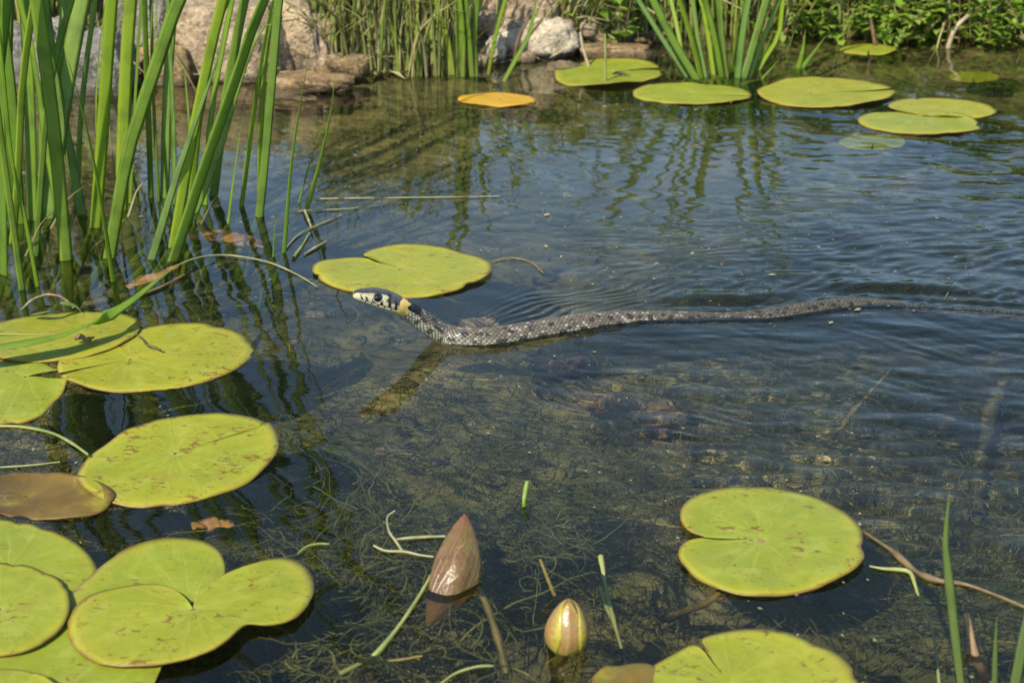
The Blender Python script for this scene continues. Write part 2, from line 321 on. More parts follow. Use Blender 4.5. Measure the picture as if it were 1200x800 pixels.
# ------------------------------------------------------------------ the water
def water_h(x, y):
    h = np.zeros_like(x)
    r = np.random.default_rng(5)
    act = .25 + .80 * sst(.12, .40, x) * sst(.38, .62, y) * (1 - .45 * sst(1.0, 1.3, y)) + .12 * sst(.8, 1.1, y)
    wx = x + .010 * fbm(x * 13, y * 13, 3, 61); wy = y + .010 * fbm(x * 13, y * 13, 3, 71)
    for i in range(26):
        lam = .013 * 1.08 ** i; th = r.normal(1.35, .8); k = 2 * math.pi / lam
        h += act * (.0165 * min(1, (.55 + lam / .045)) * lam / 6.28) * np.sin(k * (wx * math.cos(th) + wy * math.sin(th)) + r.uniform(0, 6.28)) * np.clip(.55 + .9 * vnoise(x * 10 + i, y * 10, 80 + i), 0, 2)
    # the wake: short waves spreading from the neck and from every bend of the body
    src = [(at(528, 398), 1.0)] + [(at(px, py), a) for px, py, a in [(590, 396, .6), (690, 381, .55), (830, 377, .7), (930, 370, .7), (1030, 362, .8), (1120, 372, .7)]]
    wob = .0085 * fbm(x * 15, y * 19, 4, 41); patch = np.clip(.55 + 1.3 * fbm(x * 16, y * 26, 3, 45), 0.0, 2) * np.where(y < .70, 1, .6) + np.where(y < .70, .12, .42)
    for j, (p, a) in enumerate(src):
        u = x - p[0]; v = np.abs(y - p[1])
        up = np.clip(u, 0, 9); be = R(47) - R(22) * sst(0, .35, up)
        lam = .0064 + .009 * sst(0, .5, up) + .0006 * j
        ph = (v * np.cos(be) - up * np.sin(be) + wob) 
        low = np.where(y < p[1], 0.65, 2.1); env = low * np.exp(-(ph / (.012 + .14 * up)) ** 2) * sst(-.005, .03, u) * np.exp(-up / .33)
        h += a * .00020 * patch * env * np.sin(2 * math.pi * ph / lam + 1.3 * j)
    p0 = at(528, 398); u0 = x - p0[0]; fan = sst(0, .12, u0) * sst(.06, -.02, np.abs(y - p0[1]) - .10 - .75 * np.clip(u0, 0, 9)) * sst(.42, .52, y)
    h += fan * (2.1e-4 * fbm(x * 42 + .3 * y, y * 125, 3, 91) + 2.6e-4 * fbm(x * 22, y * 60 + x * 14, 2, 95))
    # the water heaped along the body's far side and drawn down beside it
    B = spline(BODYC, 60)
    by = np.interp(x, B[:, 0], B[:, 1]); on = sst(.04, .1, x) * sst(.42, .36, x)
    d = y - by
    h += on * (-.0016 * np.exp(-((d - .017) / .007) ** 2) + .0010 * np.exp(-((d - .031) / .008) ** 2)) * (.6 + .5 * np.sin(x * 55 + 1))
    h += sst(-.06, -.02, x) * sst(.42, .36, x) * .0008 * np.exp(-((np.abs(d) - .0075) / .003) ** 2)
    return h
wx_, wy_ = tens(-.56, .60, .0016, 2.8, 1.12), tens(.36, 1.25, .0016, 2.8, 1.06)
wy_ = wy_[(wy_ > -.9) & (wy_ < 2.0)]
X, Y = np.meshgrid(wx_, wy_)
wo = props(mk('water', np.stack([X, Y, water_h(X, Y)], -1).reshape(-1, 3), gridfaces(len(wy_), len(wx_)), M['water']), 'clear rippled pond water mirroring reeds and blue sky', kind='structure')
wo.cycles.is_caustics_receiver = False; wo.cycles.is_caustics_caster = True

# ------------------------------------------------------------------ placing helpers on the bank
def onland(px, py):
    d = ray(px, py); o = np.array([0, 0, CAMZ]); t = .35
    while t < 12:
        p = o + d * t
        if p[2] < max(0.0, gz(p[0], p[1])): return p
        t += .004
    return p

# ------------------------------------------------------------------ stones
def stone_mesh(c, sx, sy, sz, seed, n=64, m=40, lump=.22, flat=0.0, p=2.9):
    th = np.linspace(0, 2 * math.pi, n, endpoint=False); ph = np.linspace(-math.pi / 2, math.pi / 2, m)
    T, P = np.meshgrid(th, ph); e = lambda a: np.sign(a) * np.abs(a) ** (2 / p)
    x, y, z = e(np.cos(T)) * e(np.cos(P)), e(np.sin(T)) * e(np.cos(P)), e(np.sin(P))
    ux, uy, uz = np.cos(T) * np.cos(P), np.sin(T) * np.cos(P), np.sin(P)
    q = 1 + lump * fbm(ux * 1.5 + uz * .9 + seed, uy * 1.5 - uz * .7 + seed * .3, 4, seed) + .45 * lump * np.abs(fbm(ux * 3 - uz + 9, uy * 3 + uz * 1.3, 4, seed + 7)) - .35 * lump * sst(.12, .0, np.abs(fbm(ux * 1.7 + uz * 1.1 + 4, uy * 1.7 - uz, 3, seed + 3)))
    z = np.minimum(z * q, 1 - flat) if flat else z * q
    v = np.stack([c[0] + sx * x * q, c[1] + sy * y * q, c[2] + sz * z], -1).reshape(-1, 3)
    return v, gridfaces(m, n, True)
def stone(cx, by, wpx, hpx, mat, label, seed, dr=.75, name='stone', group=None, lump=.27, sink=.35, under=None, flat=0.0, roll=0.0):
    p = onland(cx, by) if under is None else at(cx, by, under)
    s = mpp(p); sx = wpx * s / 2; h = hpx * s / math.cos(PITCH * .5); sz = h / (2 - 2 * sink) ; sy = sx * dr
    c = np.array([p[0], p[1] + sy * .8, p[2] + h - sz * (1 - flat * .5)])
    v, f = stone_mesh(c, sx * .93, sy, sz, seed, lump=lump, flat=flat)
    if roll:
        q = v - c; cr, sr = math.cos(roll), math.sin(roll); v = c + np.stack([q[:, 0] * cr - q[:, 2] * sr, q[:, 1], q[:, 0] * sr + q[:, 2] * cr], -1)
    return props(mk(name, v, f, mat, origin=c), label, 'stone', group)
G = 'stones along the far bank'
stone(266, 94, 140, 86, M['rock'], 'largest pale granite boulder on the far bank behind the tall iris blades', 3, .8, group=G, flat=.12)
stone(342, 88, 92, 66, M['rock'], 'rounded grey-brown stone right of the big pale boulder, sedge growing over its right side', 11, .8, group=G)
stone(118, 112, 66, 64, M['grey'], 'dark grey stone at the waterline behind the left iris clump', 17, .8, group=G)
stone(366, 109, 92, 17, M['brownrock'], 'long flat wet brown stone lying in the water edge below the rounded stone', 23, .5, group=G, flat=.25)
stone(400, 96, 66, 24, M['brownrock'], 'dark wet slab at the foot of the sedge tuft', 31, .6, group=G, roll=.25)
stone(612, 62, 136, 36, M['white'], 'smooth whitish stone standing out on the far bank, lit from above', 40, .42, group=G, lump=.14, roll=.04, sink=.25)
stone(580, 72, 26, 26, M['white'], 'small pale angular stone at the left foot of the whitish stone', 47, .7, group=G, lump=.3)
stone(610, 28, 86, 40, M['rock'], 'beige stone behind the whitish stone', 53, .7, group=G)
stone(192, 100, 64, 42, M['brownrock'], 'reddish brown stone at the water edge left of the big boulder', 59, .7, group=G)
stone(172, 62, 70, 60, M['grey'], 'mossy grey stone higher up behind the reddish brown stone', 61, .7, group=G)
stone(352, 30, 64, 44, M['grey'], 'grey stone behind the rounded stone at the top edge', 67, .7, group=G)
stone(772, 52, 26, 15, M['brownrock'], 'small reddish stone at the waterline left of the far iris clump', 73, .8, group=G)
stone(722, 72, 74, 17, M['brownrock'], 'flat brown stone just breaking the surface behind the greenish far pad', 79, .5, group=G, under=-.004, flat=.3)
stone(46, 92, 90, 60, M['grey'], 'grey stone behind the blades at the far left', 83, .8, group=G)
stone(690, 50, 34, 16, M['brownrock'], 'small brown stone right of the whitish stone', 87, .8, group=G)
GS = 'stones under the water'
for cx, by, wx, hx, z, mt, lb, sd in [
    (345, 140, 90, 22, -.018, 'brownrock', 'pale brown stone under the shallow water below the long flat stone', 101),
    (240, 150, 120, 30, -.03, 'brownrock', 'broad brown stone under the water behind the iris blades', 103),
    (655, 520, 60, 26, -.085, 'brownrock', 'tan stone on the bed below the middle of the snake', 109),
    (700, 560, 46, 22, -.08, 'brownrock', 'yellowish stone on the bed right of the tan stone', 113),
    (560, 470, 44, 20, -.085, 'rock', 'small ochre stone on the bed right of the neck reflection', 127),
    (660, 96, 50, 16, -.012, 'rock', 'pale stone under the shallow water right of the yellow pad', 131),
    (770, 590, 70, 30, -.085, 'brownrock', 'brown stone on the bed left of the round green pad', 137)]:
    stone(cx, by, wx, hx, M[mt], lb, sd, .8, group=GS, under=z)
gs = Soup(); protos = [stone_mesh((0, 0, 0), 1, 1, 1, 900 + i, 8, 6, .3) for i in range(20)]
for i in range(1500):
    x, y = rng.uniform(-.75, .85), rng.uniform(.3, 1.55); 
    if ins(x, y) < .01: continue
    r = .0018 + .006 * rng.random() ** 3; v, f = protos[i % 20]; gs.add(v * [r * rng.uniform(.8, 1.4), r, r * .6] + [x, y, gz(x, y) + r * .2], f)
bg = Soup(); r_ = np.random.default_rng(70)
for i in range(420):
    x = r_.uniform(-.62, .30); y = float(shore(x)) + abs(r_.normal(0, .07)) - .01
    if ins(x, y) > .05: continue
    r = .004 + .014 * r_.random() ** 3; v, f = protos[i % 20]; bg.add(v * [r * r_.uniform(.8, 1.5), r, r * .7] + [x, y, gz(x, y) + r * .25], f)
props(bg.build('bank_pebbles', M['rock']), 'small pale pebbles scattered along the far bank', kind='stuff')
props(gs.build('gravel', M['gravel']), 'small gravel scattered over the pond bed', kind='stuff')

# ------------------------------------------------------------------ water plants under the surface
def strands(n, reg, zlo, zhi, L, rad, seed, curl=1.0, npt=9, dens=None):
    r = np.random.default_rng(seed); s = Soup(); made = 0
    while made < n:
        x, y = r.uniform(reg[0], reg[1]), r.uniform(reg[2], reg[3])
        if dens is not None and r.random() > dens(x, y): continue
        if ins(x, y) < .02: continue
        made += 1
        g = gz(x, y); z = min(-.004, g + r.uniform(zlo, zhi)); p = np.array([x, y, z]); a = r.uniform(0, 6.28); pt = [p]; st = r.uniform(.5, 1.2) * L / npt; da = r.normal(0, .35) * curl; e = r.normal(.15, .4)
        for k in range(npt - 1):
            a += da + r.normal(0, .22) * curl; e = e * .8 + r.normal(0, .22)
            p = p + st * np.array([math.cos(a) * math.cos(e), math.sin(a) * math.cos(e), math.sin(e)]); p[2] = min(p[2], -.0035); pt.append(p)
        P = np.array(pt); T, Ls, N = frames(P); w = rad * r.uniform(.5, 1.3); an = np.array([0, 2.1, 4.2])
        tp = np.linspace(1.15, .35, npt)[:, None, None]; tn = r.random()
        v = P[:, None] + (Ls[:, None] * np.cos(an)[None, :, None] + N[:, None] * np.sin(an)[None, :, None]) * w * tp
        s.add(v.reshape(-1, 3), gridfaces(npt, 3, True), lt=tn)
        if made % 5 < 2:                      # leafy kind: a pair of needle leaves at every node
            for k in range(2, npt):
                for sg in (-1, 1):
                    d = Ls[k] * sg + T[k] * .7 + N[k] * r.normal(0, .5); q = N[k] * w * .8; l = r.uniform(.0025, .005)
                    lf = np.array([P[k] - q, P[k] + q, P[k] + d * l]); lf[:, 2] = np.minimum(lf[:, 2], -.003); lf = np.concatenate([lf, lf[2:] + T[k] * w * .3]); s.add(lf, [[0, 1, 3, 2]], lt=tn)
    return s
den = lambda x, y: .35 + .65 * min(1, max(0, (.75 - y) / .25)) + .7 * qn(x * 14, y * 14)
props(strands(6800, (-.40, .50, .36, .86), 0, .035, .045, .00032, 3, dens=den).build('waterweed', M['algae']), 'tangle of dark fine waterweed over the pond bed', kind='stuff')
c1 = at(430, 690, -.02)
d2 = lambda x, y: math.exp(-((x - c1[0]) / .05) ** 2 - ((y - c1[1]) / .05) ** 2)
props(strands(420, (-.25, .1, .36, .6), .02, .06, .07, .00050, 8, 1.1, 14, d2).build('green_algae', M['weed']), 'curling green thread algae below the left pads', kind='stuff')
c2 = at(575, 622, -.006)
d3 = lambda x, y: math.exp(-((x - c2[0]) / .030) ** 4 - ((y - c2[1]) / .014) ** 4)
props(strands(1000, (-.1, .1, .4, .62), .055, .08, .026, .00028, 12, .8, 8, d3).build('algae_mat', M['palealgae']), 'thin greenish algae mat just under the surface around the little green shoot', kind='stuff')
d4 = lambda x, y: .5 + qn(x * 10, y * 10 + 20)
props(strands(1500, (-.7, .85, .8, 1.5), 0, .03, .05, .0006, 15, .8, 7, d4).build('bottom_algae', M['algae']), 'dark algae on the bed towards the far bank', kind='stuff')

# ------------------------------------------------------------------ lily pads
def ellipse(cx, cy, a, b, rot, notch, half, n=64, wob=.015, seed=0):
    t = np.linspace(R(notch + half), R(notch + 360 - half), n)
    w = 1 + wob * np.array([vnoise(np.array(2.2 * math.cos(q) + seed * 3.1), np.array(2.2 * math.sin(q)), seed) + .22 * wob * vnoise(np.array(q * 3.1), np.array(seed * 1.7), seed + 3) + .35 * min(wob, .02) * max(0, vnoise(np.array(q * 9.), np.array(seed * 2.7), seed + 4) - .45) * -4 for q in t])
    x, y = a * np.cos(t) * w, b * np.sin(t) * w; r = R(rot)
    return [(cx + xx * math.cos(r) - yy * math.sin(r), cy + xx * math.sin(r) + yy * math.cos(r)) for xx, yy in zip(x, y)]
def bite(P, c, seed):                         # chewed nicks and a wavering edge
    r = np.random.default_rng(seed + 500); n = len(P); i = np.arange(n); f = np.ones(n)
    for _ in range(r.integers(2, 5)):
        q = r.uniform(8, n - 8); f -= r.uniform(.015, .05) * np.exp(-((i - q) / r.uniform(.9, 2.6)) ** 2)
    f += .007 * np.convolve(r.normal(0, 1, n + 4), np.ones(5) / 5, 'valid')
    return c + (P - c) * f[:, None]
def pad(outline, centre, label, z=.0014, tint=.5, brown=0.0, spot=.4, seed=0, group='lily pads floating on the pond', lift=.0016, petiole=None, name='lily_pad', nring=12, tilt=(0, 0), zf=None, hue=0.0):
    P = spline([at(x, y, z) for x, y in outline], 110)
    c = at(*centre, z); P = bite(P, c, seed); n = len(P); rr = np.linspace(.012, 1, nring) ** .9
    ang = np.unwrap(np.arctan2(P[:, 1] - c[1], P[:, 0] - c[0]))
    V = c + (P - c)[None] * rr[:, None, None]
    A = np.broadcast_to(ang, (nring, n)); RR = np.broadcast_to(rr[:, None], (nring, n))
    size = np.linalg.norm(P - c, axis=1).mean()
    V[..., 2] += .0007 * fbm(V[..., 0] * 45 + seed, V[..., 1] * 45, 3, seed) * RR + lift * RR ** 5 * vnoise(A * 1.3 + seed, RR * 0 + seed, seed + 5)
    V[..., 2] += tilt[0] * (V[..., 0] - c[0]) + tilt[1] * (V[..., 1] - c[1]) 
    V[..., 2] += .0009 * (1 - RR) * 0 - .0007 * np.exp(-(RR / .12) ** 2)
    if zf is not None: V[..., 2] += zf(V[..., 0], V[..., 1])
    B = V.copy(); B[..., 2] -= .0007
    top = gridfaces(nring, n)[:, ::-1]; N = nring * n; i = np.arange(N).reshape(nring, n)
    bot = top[:, ::-1] + N
    def wall(seq, flip):
        f = np.stack([seq[:-1], seq[1:], seq[1:] + N, seq[:-1] + N], -1); return f[:, ::-1] if flip else f
    f = np.concatenate([top, bot, wall(i[-1], True), wall(i[:, 0], True), wall(i[:, -1], False)])
    v = np.concatenate([V.reshape(-1, 3), B.reshape(-1, 3)])
    at_ = {'pr': ('FLOAT', np.tile(RR.ravel(), 2)), 'pa': ('FLOAT', np.tile(A.ravel(), 2))}
    t = thing(name, c, label, 'lily pad', group)
    o = mk('leaf_blade', v, f, M['pad'], t, attrs=at_); o['tint'] = tint; o['brown'] = brown; o['spot'] = spot; o['hue'] = hue
    if petiole: mk('leaf_stalk', *tube([c + [0, 0, -.001]] + [np.array(q) for q in petiole], [.0016, .0021], 14, 7)[:2], M['oldstem'], t)
    return t
E = ellipse
pad([(434, 302), (426, 298), (445, 291), (480, 287.5), (515, 289), (545, 294), (568, 303), (577, 313), (571, 324), (545, 337), (510, 345), (475, 347), (435, 344), (400, 338), (375, 329), (366, 320), (370, 311), (385, 305), (405, 302), (422, 303), (432, 305)], (468, 314), 'olive-green pad just behind the snake\'s raised head', tint=.72, spot=.35, seed=1)
pad(E(183, 418, 117, 37, -7, 172, 2.2, seed=2, wob=.025), (152, 420), 'large yellow-green pad at left, slit on its left side, dotted with brown scratches', z=.0014, tint=.8, spot=.75, seed=2)
pad(E(66, 392, 98, 27.5, -6, 200, 1, seed=3), (95, 392), 'brownish green pad under the fallen grass blade at left', z=.0030, tint=.6, spot=.6, brown=.12, seed=3)
pad([(70, 432), (60, 428), (40, 420), (0, 420), (-45, 424), (-70, 445), (-60, 475), (-20, 496), (20, 497), (50, 484), (72, 462), (81, 444)], (30, 440), 'pale green pad cut by the left edge, below the brownish green pad', z=.0011, tint=.35, spot=.35, seed=4)
pad(E(210, 538, 122, 47, -11, 335, 1.5, seed=5, wob=.045), (205, 530), 'spotted green pad with a torn brown right edge, alone in the open water at left', z=.0024, tint=.55, spot=1.0, seed=5, lift=.002, tilt=(.0, .02))
pad(E(48, 581, 88, 26, 3, 170, 1, seed=6), (30, 580), 'red-brown dying pad half under the spotted green pad', z=.0010, tint=.8, brown=.92, spot=.6, seed=6)
pad(E(5, 666, 112, 60, 8, 185, 1, seed=7), (10, 665), 'green pad at left edge, second from the bottom of the overlapping stack', z=.0018, tint=.3, spot=.5, seed=7)
pad(E(-2, 714, 86, 54, -8, 190, 1, seed=8), (0, 712), 'small round pad at left edge lying on top of the other pads', z=.0036, tint=.4, spot=.6, seed=8, lift=.0006)
pad([(258, 684), (264, 664), (255, 643), (226, 631), (182, 632), (140, 648), (100, 682), (55, 722), (5, 768), (-50, 800), (-60, 850), (60, 870), (140, 850), (178, 806), (190, 770), (215, 735)], (222, 706), 'wide green pad mostly hidden under the heart-shaped pad', z=.0012, tint=.25, spot=.5, seed=9)
pad([(231, 688), (244, 683), (262, 673), (298, 660), (332, 653), (356, 660), (368, 682), (362, 704), (345, 722), (318, 730), (292, 730), (280, 738), (262, 756), (226, 770), (180, 778), (130, 777), (96, 765), (79, 742), (83, 717), (102, 698), (132, 687), (170, 684), (202, 690), (218, 702)], (226, 712), 'heart-shaped pad with a deep notch and chewed lower edge on top of its neighbours', z=.0036, tint=.5, spot=.7, seed=10, lift=.0008)
pad(E(15, 812, 64, 30, 12, 160, 1, seed=11), (15, 812), 'pad tip poking in at the bottom left corner', z=.0034, tint=.5, seed=11)
pad([(824, 628), (806, 622), (797, 609), (800, 594), (815, 583), (845, 574), (880, 570), (920, 572), (955, 580), (985, 594), (1005, 612), (1013, 630), (1009, 642), (1012, 653), (1000, 669), (975, 682), (940, 692), (900, 697), (860, 694), (825, 683), (803, 666), (795, 651), (802, 638), (824, 632)], (893, 631), 'round green pad with red specks and pale midrib slit at lower right', z=.0015, tint=.28, spot=.6, seed=12, petiole=[at(838, 712, -.012), at(800, 760, -.04), at(770, 800, -.07)])
pad([(829, 764), (822, 752), (836, 745), (870, 739), (910, 741), (950, 752), (985, 772), (1008, 800), (1010, 830), (980, 862), (930, 885), (870, 892), (800, 885), (752, 862), (735, 825), (743, 800), (766, 776), (795, 761), (813, 756), (826, 766)], (856, 800), 'notched green pad cut by the bottom edge of the picture', z=.0016, tint=.5, spot=.5, seed=13)
pad(E(735, 802, 46, 26, -10, 120, 1, seed=14), (735, 800), 'dull reddish pad tucked beside the bottom edge pad', z=.0008, tint=.7, brown=.85, seed=14)
F = 'lily pads near the far bank'
pad(E(712, 85.5, 64, 15.5, -2, 345, 5, seed=15, wob=.05), (716, 84), 'farthest-left green pad by the far bank with a dead bit lying on it', z=.002, tint=.3, spot=.5, seed=15, group=F, lift=.003)
pad(E(811, 109, 70, 12.5, 1, 8, 3, seed=16, wob=.05), (806, 108), 'green pad in front of the far iris clump', z=.0016, tint=.35, seed=16, group=F, lift=.002)
pad(E(966, 108.5, 81, 17.5, 0, 350, 4, seed=17, wob=.05), (950, 108), 'wide yellowish pad right of the far iris clump', z=.0018, tint=.8, seed=17, group=F, lift=.002)
pad(E(1077, 143.5, 72, 13.5, 2, 300, 2, seed=18), (1080, 135), 'lower green half of the pair of pads at right', z=.0014, tint=.4, spot=.1, seed=18, group=F)
pad(E(1104, 126, 63, 11, 3, 120, 2, seed=19), (1090, 134), 'upper yellowish pad of the pair at right', z=.0020, tint=.85, spot=.2, seed=19, group=F)
pad(E(1018, 57.5, 34, 6, 1, 90, 2, seed=20), (1018, 57), 'thin pale pad close under the right bank', z=.0016, tint=.45, seed=20, group=F)
pad(E(582, 116.5, 45, 7.5, 1, 20, 2, seed=21), (585, 116), 'orange-yellow dying pad alone before the sedge', z=.0018, tint=1.0, brown=0, spot=.3, seed=21, group=F, petiole=[at(612, 132, -.006), at(636, 190, -.06)], hue=.85)
pad(E(1140, 97, 30, 7, 0, 90, 2, seed=22), (1140, 97), 'yellow-green pad sunk just below the surface at far right', z=-.008, tint=.7, seed=22, group=F)
pad(E(1020, 186, 40, 9, 0, 90, 2, seed=23), (1020, 186), 'small green leaf sunk below the pair of pads', z=-.02, tint=.4, seed=23, group=F)

# ------------------------------------------------------------------ irises, sedge, grass
def leafmesh(C, width, yaw, seed, thick=.10, n=18, tip=.30, basew=.85):
    """a sword leaf along points C (world): lens section, tapering to a point."""
    r = np.random.default_rng(seed); P = spline(C, n); t = np.linspace(0, 1, n)
    T = np.gradient(P, axis=0); T /= np.linalg.norm(T, axis=1)[:, None]
    yw = yaw + np.linspace(0, r.normal(0, .35), n)
    side = np.stack([np.cos(yw), np.sin(yw), 0 * yw], -1); side -= T * (side * T).sum(1)[:, None]; side /= np.linalg.norm(side, axis=1)[:, None]
    nor = np.cross(side, T)
    wd = width / 2 * np.minimum(1, ((1 - t) / tip) ** .75) * (basew + (1 - basew) * sst(0, .25, t))
    wd = np.maximum(wd, width * .012)
    sec = np.array([(-1, 0), (-.5, .75), (0, 1.0), (.5, .75), (1, 0), (.5, -.75), (0, -1.0), (-.5, -.75)])
    v = P[:, None] + side[:, None] * (sec[:, 0][None, :, None] * wd[:, None, None]) + nor[:, None] * (sec[:, 1][None, :, None] * (wd * thick)[:, None, None])
    return v.reshape(-1, 3), gridfaces(n, 8, True), np.tile(sec[:, 0], n), np.repeat(t, 8)
def pxleaf(pts, wpx, depth=0.0, ext=.0, z0=0.0, droop=0.0, seed=0, yaw=None, sub=True, tip=.3):
    """leaf whose line in the photograph is pts (first point on the water); stands at that point's distance, leaning `depth` m."""
    b = at(*pts[0], z0); n = len(pts); k = mpp(b)
    L = [b] + [atY(x, y, b[1] + depth * i / max(1, n - 1)) for i, (x, y) in enumerate(pts) if i]
    if ext > 0:
        d = L[-1] - L[-2]; d /= np.linalg.norm(d)
        for q in (.4, .75, 1.0): L.append(L[-1 - (0 if q == .4 else 0)] + d * ext * .36 + np.array([np.sign(d[0]) * droop * q * .5, 0, -droop * q]))
    if sub:
        d = L[0] - L[1]; d /= np.linalg.norm(d); d[2] = min(d[2], -.55); gb = gz(b[0], b[1]) - z0
        L = [b + d * (gb / d[2]) * 1.0] + L
    y = (np.random.default_rng(seed).normal(0, .5)) if yaw is None else yaw
    w = wpx * k / max(.55, abs(math.cos(y)))
    return leafmesh(L, w, y, seed, tip=tip)
def clump(name, label, cat, leaves, mats, group=None, seed=0):
    """leaves: (points, width px, depth, extra length beyond the frame)"""
    p0 = np.mean([at(*l[0][0]) for l in leaves], 0); p0[2] = gz(p0[0], p0[1])
    t = thing(name, p0, label, cat, group)
    for i, l in enumerate(leaves):
        v, f, lu, lv = pxleaf(l[0], l[1] * .76, l[2], l[3], droop=l[4] if len(l) > 4 else .01, seed=seed + i, tip=l[5] if len(l) > 5 else .3, yaw=l[6] if len(l) > 6 else None)
        m = mats[(i * 7 + seed) % len(mats)] if not (len(l) > 7) else M[l[7]]
        mk('leaf', v, f, m, t, attrs={'lu': ('FLOAT', lu), 'lv': ('FLOAT', lv), 'lt': ('FLOAT', np.zeros(len(v)))})
    return t
I, IP = M['iris'], M['irispale']
GI = 'tall iris clumps in the water at left'
clump('iris_plant', 'tall iris clump cut by the left edge of the picture', 'iris', [
    ([(4, 322), (2, 150), (-4, 0)], 19, .0, .25), ([(38, 258), (35, 120), (29, 0)], 22, .02, .25), ([(78, 305), (63, 150), (43, 0)], 19, .0, .22),
    ([(96, 252), (80, 170), (64, 90), (52, 0)], 15, .02, .2, .0, .3, .1, 'irispale'), ([(42, 300), (57, 110), (84, 0)], 9, .0, .2), ([(55, 256), (74, 120), (96, 0)], 25, .04, .25, .01, .3, .2, 'irispale'),
    ([(26, 340), (12, 240), (0, 150), (-12, 40)], 9, .0, .1, .0, .5), ([(44, 336), (30, 260), (14, 190), (4, 90)], 6, .0, .1), ([(133, 330), (112, 200), (90, 105), (73, 52)], 8, -.01, 0, 0, .6, .2),
    ([(12, 245), (8, 120), (10, 0)], 15, .02, .25), ([(24, 262), (15, 120), (0, 0)], 14, .02, .22), ([(62, 244), (64, 120), (78, 0)], 14, .03, .25, .01, .3, 0, 'irispale'),
    ([(50, 250), (48, 130), (60, 0)], 15, .02, .2), ([(-14, 300), (-8, 150), (8, 0)], 16, .0, .25), ([(70, 262), (52, 160), (40, 70), (22, 0)], 12, .02, .2),
    ([(15, 285), (22, 190), (26, 100), (40, 0)], 10, .01, .2), ([(90, 240), (96, 120), (112, 0)], 10, .04, .2), ([(60, 268), (78, 235), (102, 216)], 7, .0, 0, 0, .5, .1, 'straw'), ([(30, 300), (48, 262), (66, 246)], 6, -.01, 0, 0, .5, .1, 'straw')], [I, I, I], GI, 100)
clump('iris_plant', 'iris clump with one broad bright blade leaning right before the big boulder', 'iris', [
    ([(112, 267), (122, 130), (131, 0)], 18, .0, .25, .01, .3, .1), ([(128, 303), (150, 180), (182, 80), (212, -6)], 19, -.01, .2, .02, .3, .1, 'grass'), ([(142, 246), (146, 120), (153, 0)], 19, .02, .22, .01, .3, .2),
    ([(152, 238), (158, 120), (166, 0)], 9, .02, .2), ([(177, 232), (173, 110), (169, 0)], 8, .02, .22), ([(186, 236), (180, 120), (177, 0)], 5, .02, .2), ([(193, 232), (196, 110), (203, 0)], 14, .02, .25, 0, .3, .1, 'irispale'),
    ([(205, 240), (202, 120), (196, 0)], 9, .02, .22), ([(118, 245), (112, 120), (124, 0)], 9, .03, .2), ([(164, 236), (146, 170), (132, 110), (122, 60)], 7, .02, 0), ([(140, 262), (134, 200), (128, 150), (130, 125)], 6, .0, 0, 0, .5, .1, 'straw'), ([(150, 254), (160, 225), (175, 205), (192, 214)], 7, .01, 0, 0, .5, .1, 'straw')], [I, I], GI, 130)
clump('iris_plant', 'iris clump nearest the open water with crossing blades leaning right', 'iris', [
    ([(178, 304), (206, 210), (233, 132), (258, 60), (263, 32)], 12, -.01, 0, 0, .5, .2, 'irispale'), ([(203, 306), (238, 200), (270, 110), (310, -2)], 17, -.01, .2, .03, .3, .3), ([(203, 290), (222, 180), (240, 90), (262, -4)], 15, .01, .22, .01, .3, .2),
    ([(228, 249), (256, 180), (280, 100), (302, 40)], 13, .01, .03, .01, .5, .1, 'irispale'), ([(250, 230), (264, 120), (287, -3)], 14, .02, .22, .01, .3, .1, 'grass'), ([(283, 242), (297, 135), (310, 50), (322, -4)], 8, .01, .15),
    ([(304, 254), (314, 150), (327, -3)], 13, .0, .2, .01, .35, .1, 'grass'), ([(304, 240), (307, 120), (317, 34)], 8, .01, .06), ([(267, 262), (275, 200), (284, 136)], 7, .0, 0, 0, .6),
    ([(222, 262), (232, 150), (244, 60), (266, 0)], 10, .02, .2), ([(240, 240), (248, 130), (272, 0)], 9, .03, .2), ([(210, 268), (226, 170), (238, 120), (245, 70)], 9, .0, .1), ([(226, 235), (222, 150), (213, 48)], 6, .03, 0), ([(236, 262), (250, 235), (262, 222)], 6, .0, 0, 0, .5, .1, 'straw')], [I, I], GI, 160)
def single(name, label, cat, pts, wpx, mat, group=None, depth=0.0, seed=0, ext=0, z0=0.0, sub=True, tip=.5, yaw=.1):
    v, f, lu, lv = pxleaf(pts, wpx, depth, ext, z0=z0, seed=seed, sub=sub, tip=tip, yaw=yaw)
    o = mk(name, v, f, mat, origin=at(*pts[0], z0), attrs={'lu': ('FLOAT', lu), 'lv': ('FLOAT', lv), 'lt': ('FLOAT', np.zeros(len(v)))})
    return props(o, label, cat, group)
GB = 'thin grass shoots right of the iris clump'
single('grass_shoot', 'longest thin shoot standing in the water right of the irises', 'grass shoot', [(333, 296), (341, 197), (352, 120), (364, 56)], 5, M['grass'], GB, seed=201)
single('grass_shoot', 'bright curved shoot right of the longest thin shoot', 'grass shoot', [(359, 246), (375, 190), (386, 140), (394, 84)], 7, M['grass'], GB, seed=202)
single('grass_shoot', 'faint short shoot between the two longer ones', 'grass shoot', [(350, 238), (362, 195), (372, 165), (381, 138)], 3.5, M['grass'], GB, seed=203)
single('grass_shoot', 'shortest shoot left of the longest thin shoot', 'grass shoot', [(320, 301), (322, 270), (325, 247)], 3.5, M['iris'], GB, seed=204)
GR = 'grass blades standing at lower right'
single('grass_stalk', 'tallest upright blade at lower right', 'grass blade', [(1128, 815), (1119, 740), (1110, 660), (1108, 630), (1113, 573)], 10.5, M['greygrass'], GR, seed=211, tip=.45, sub=False)
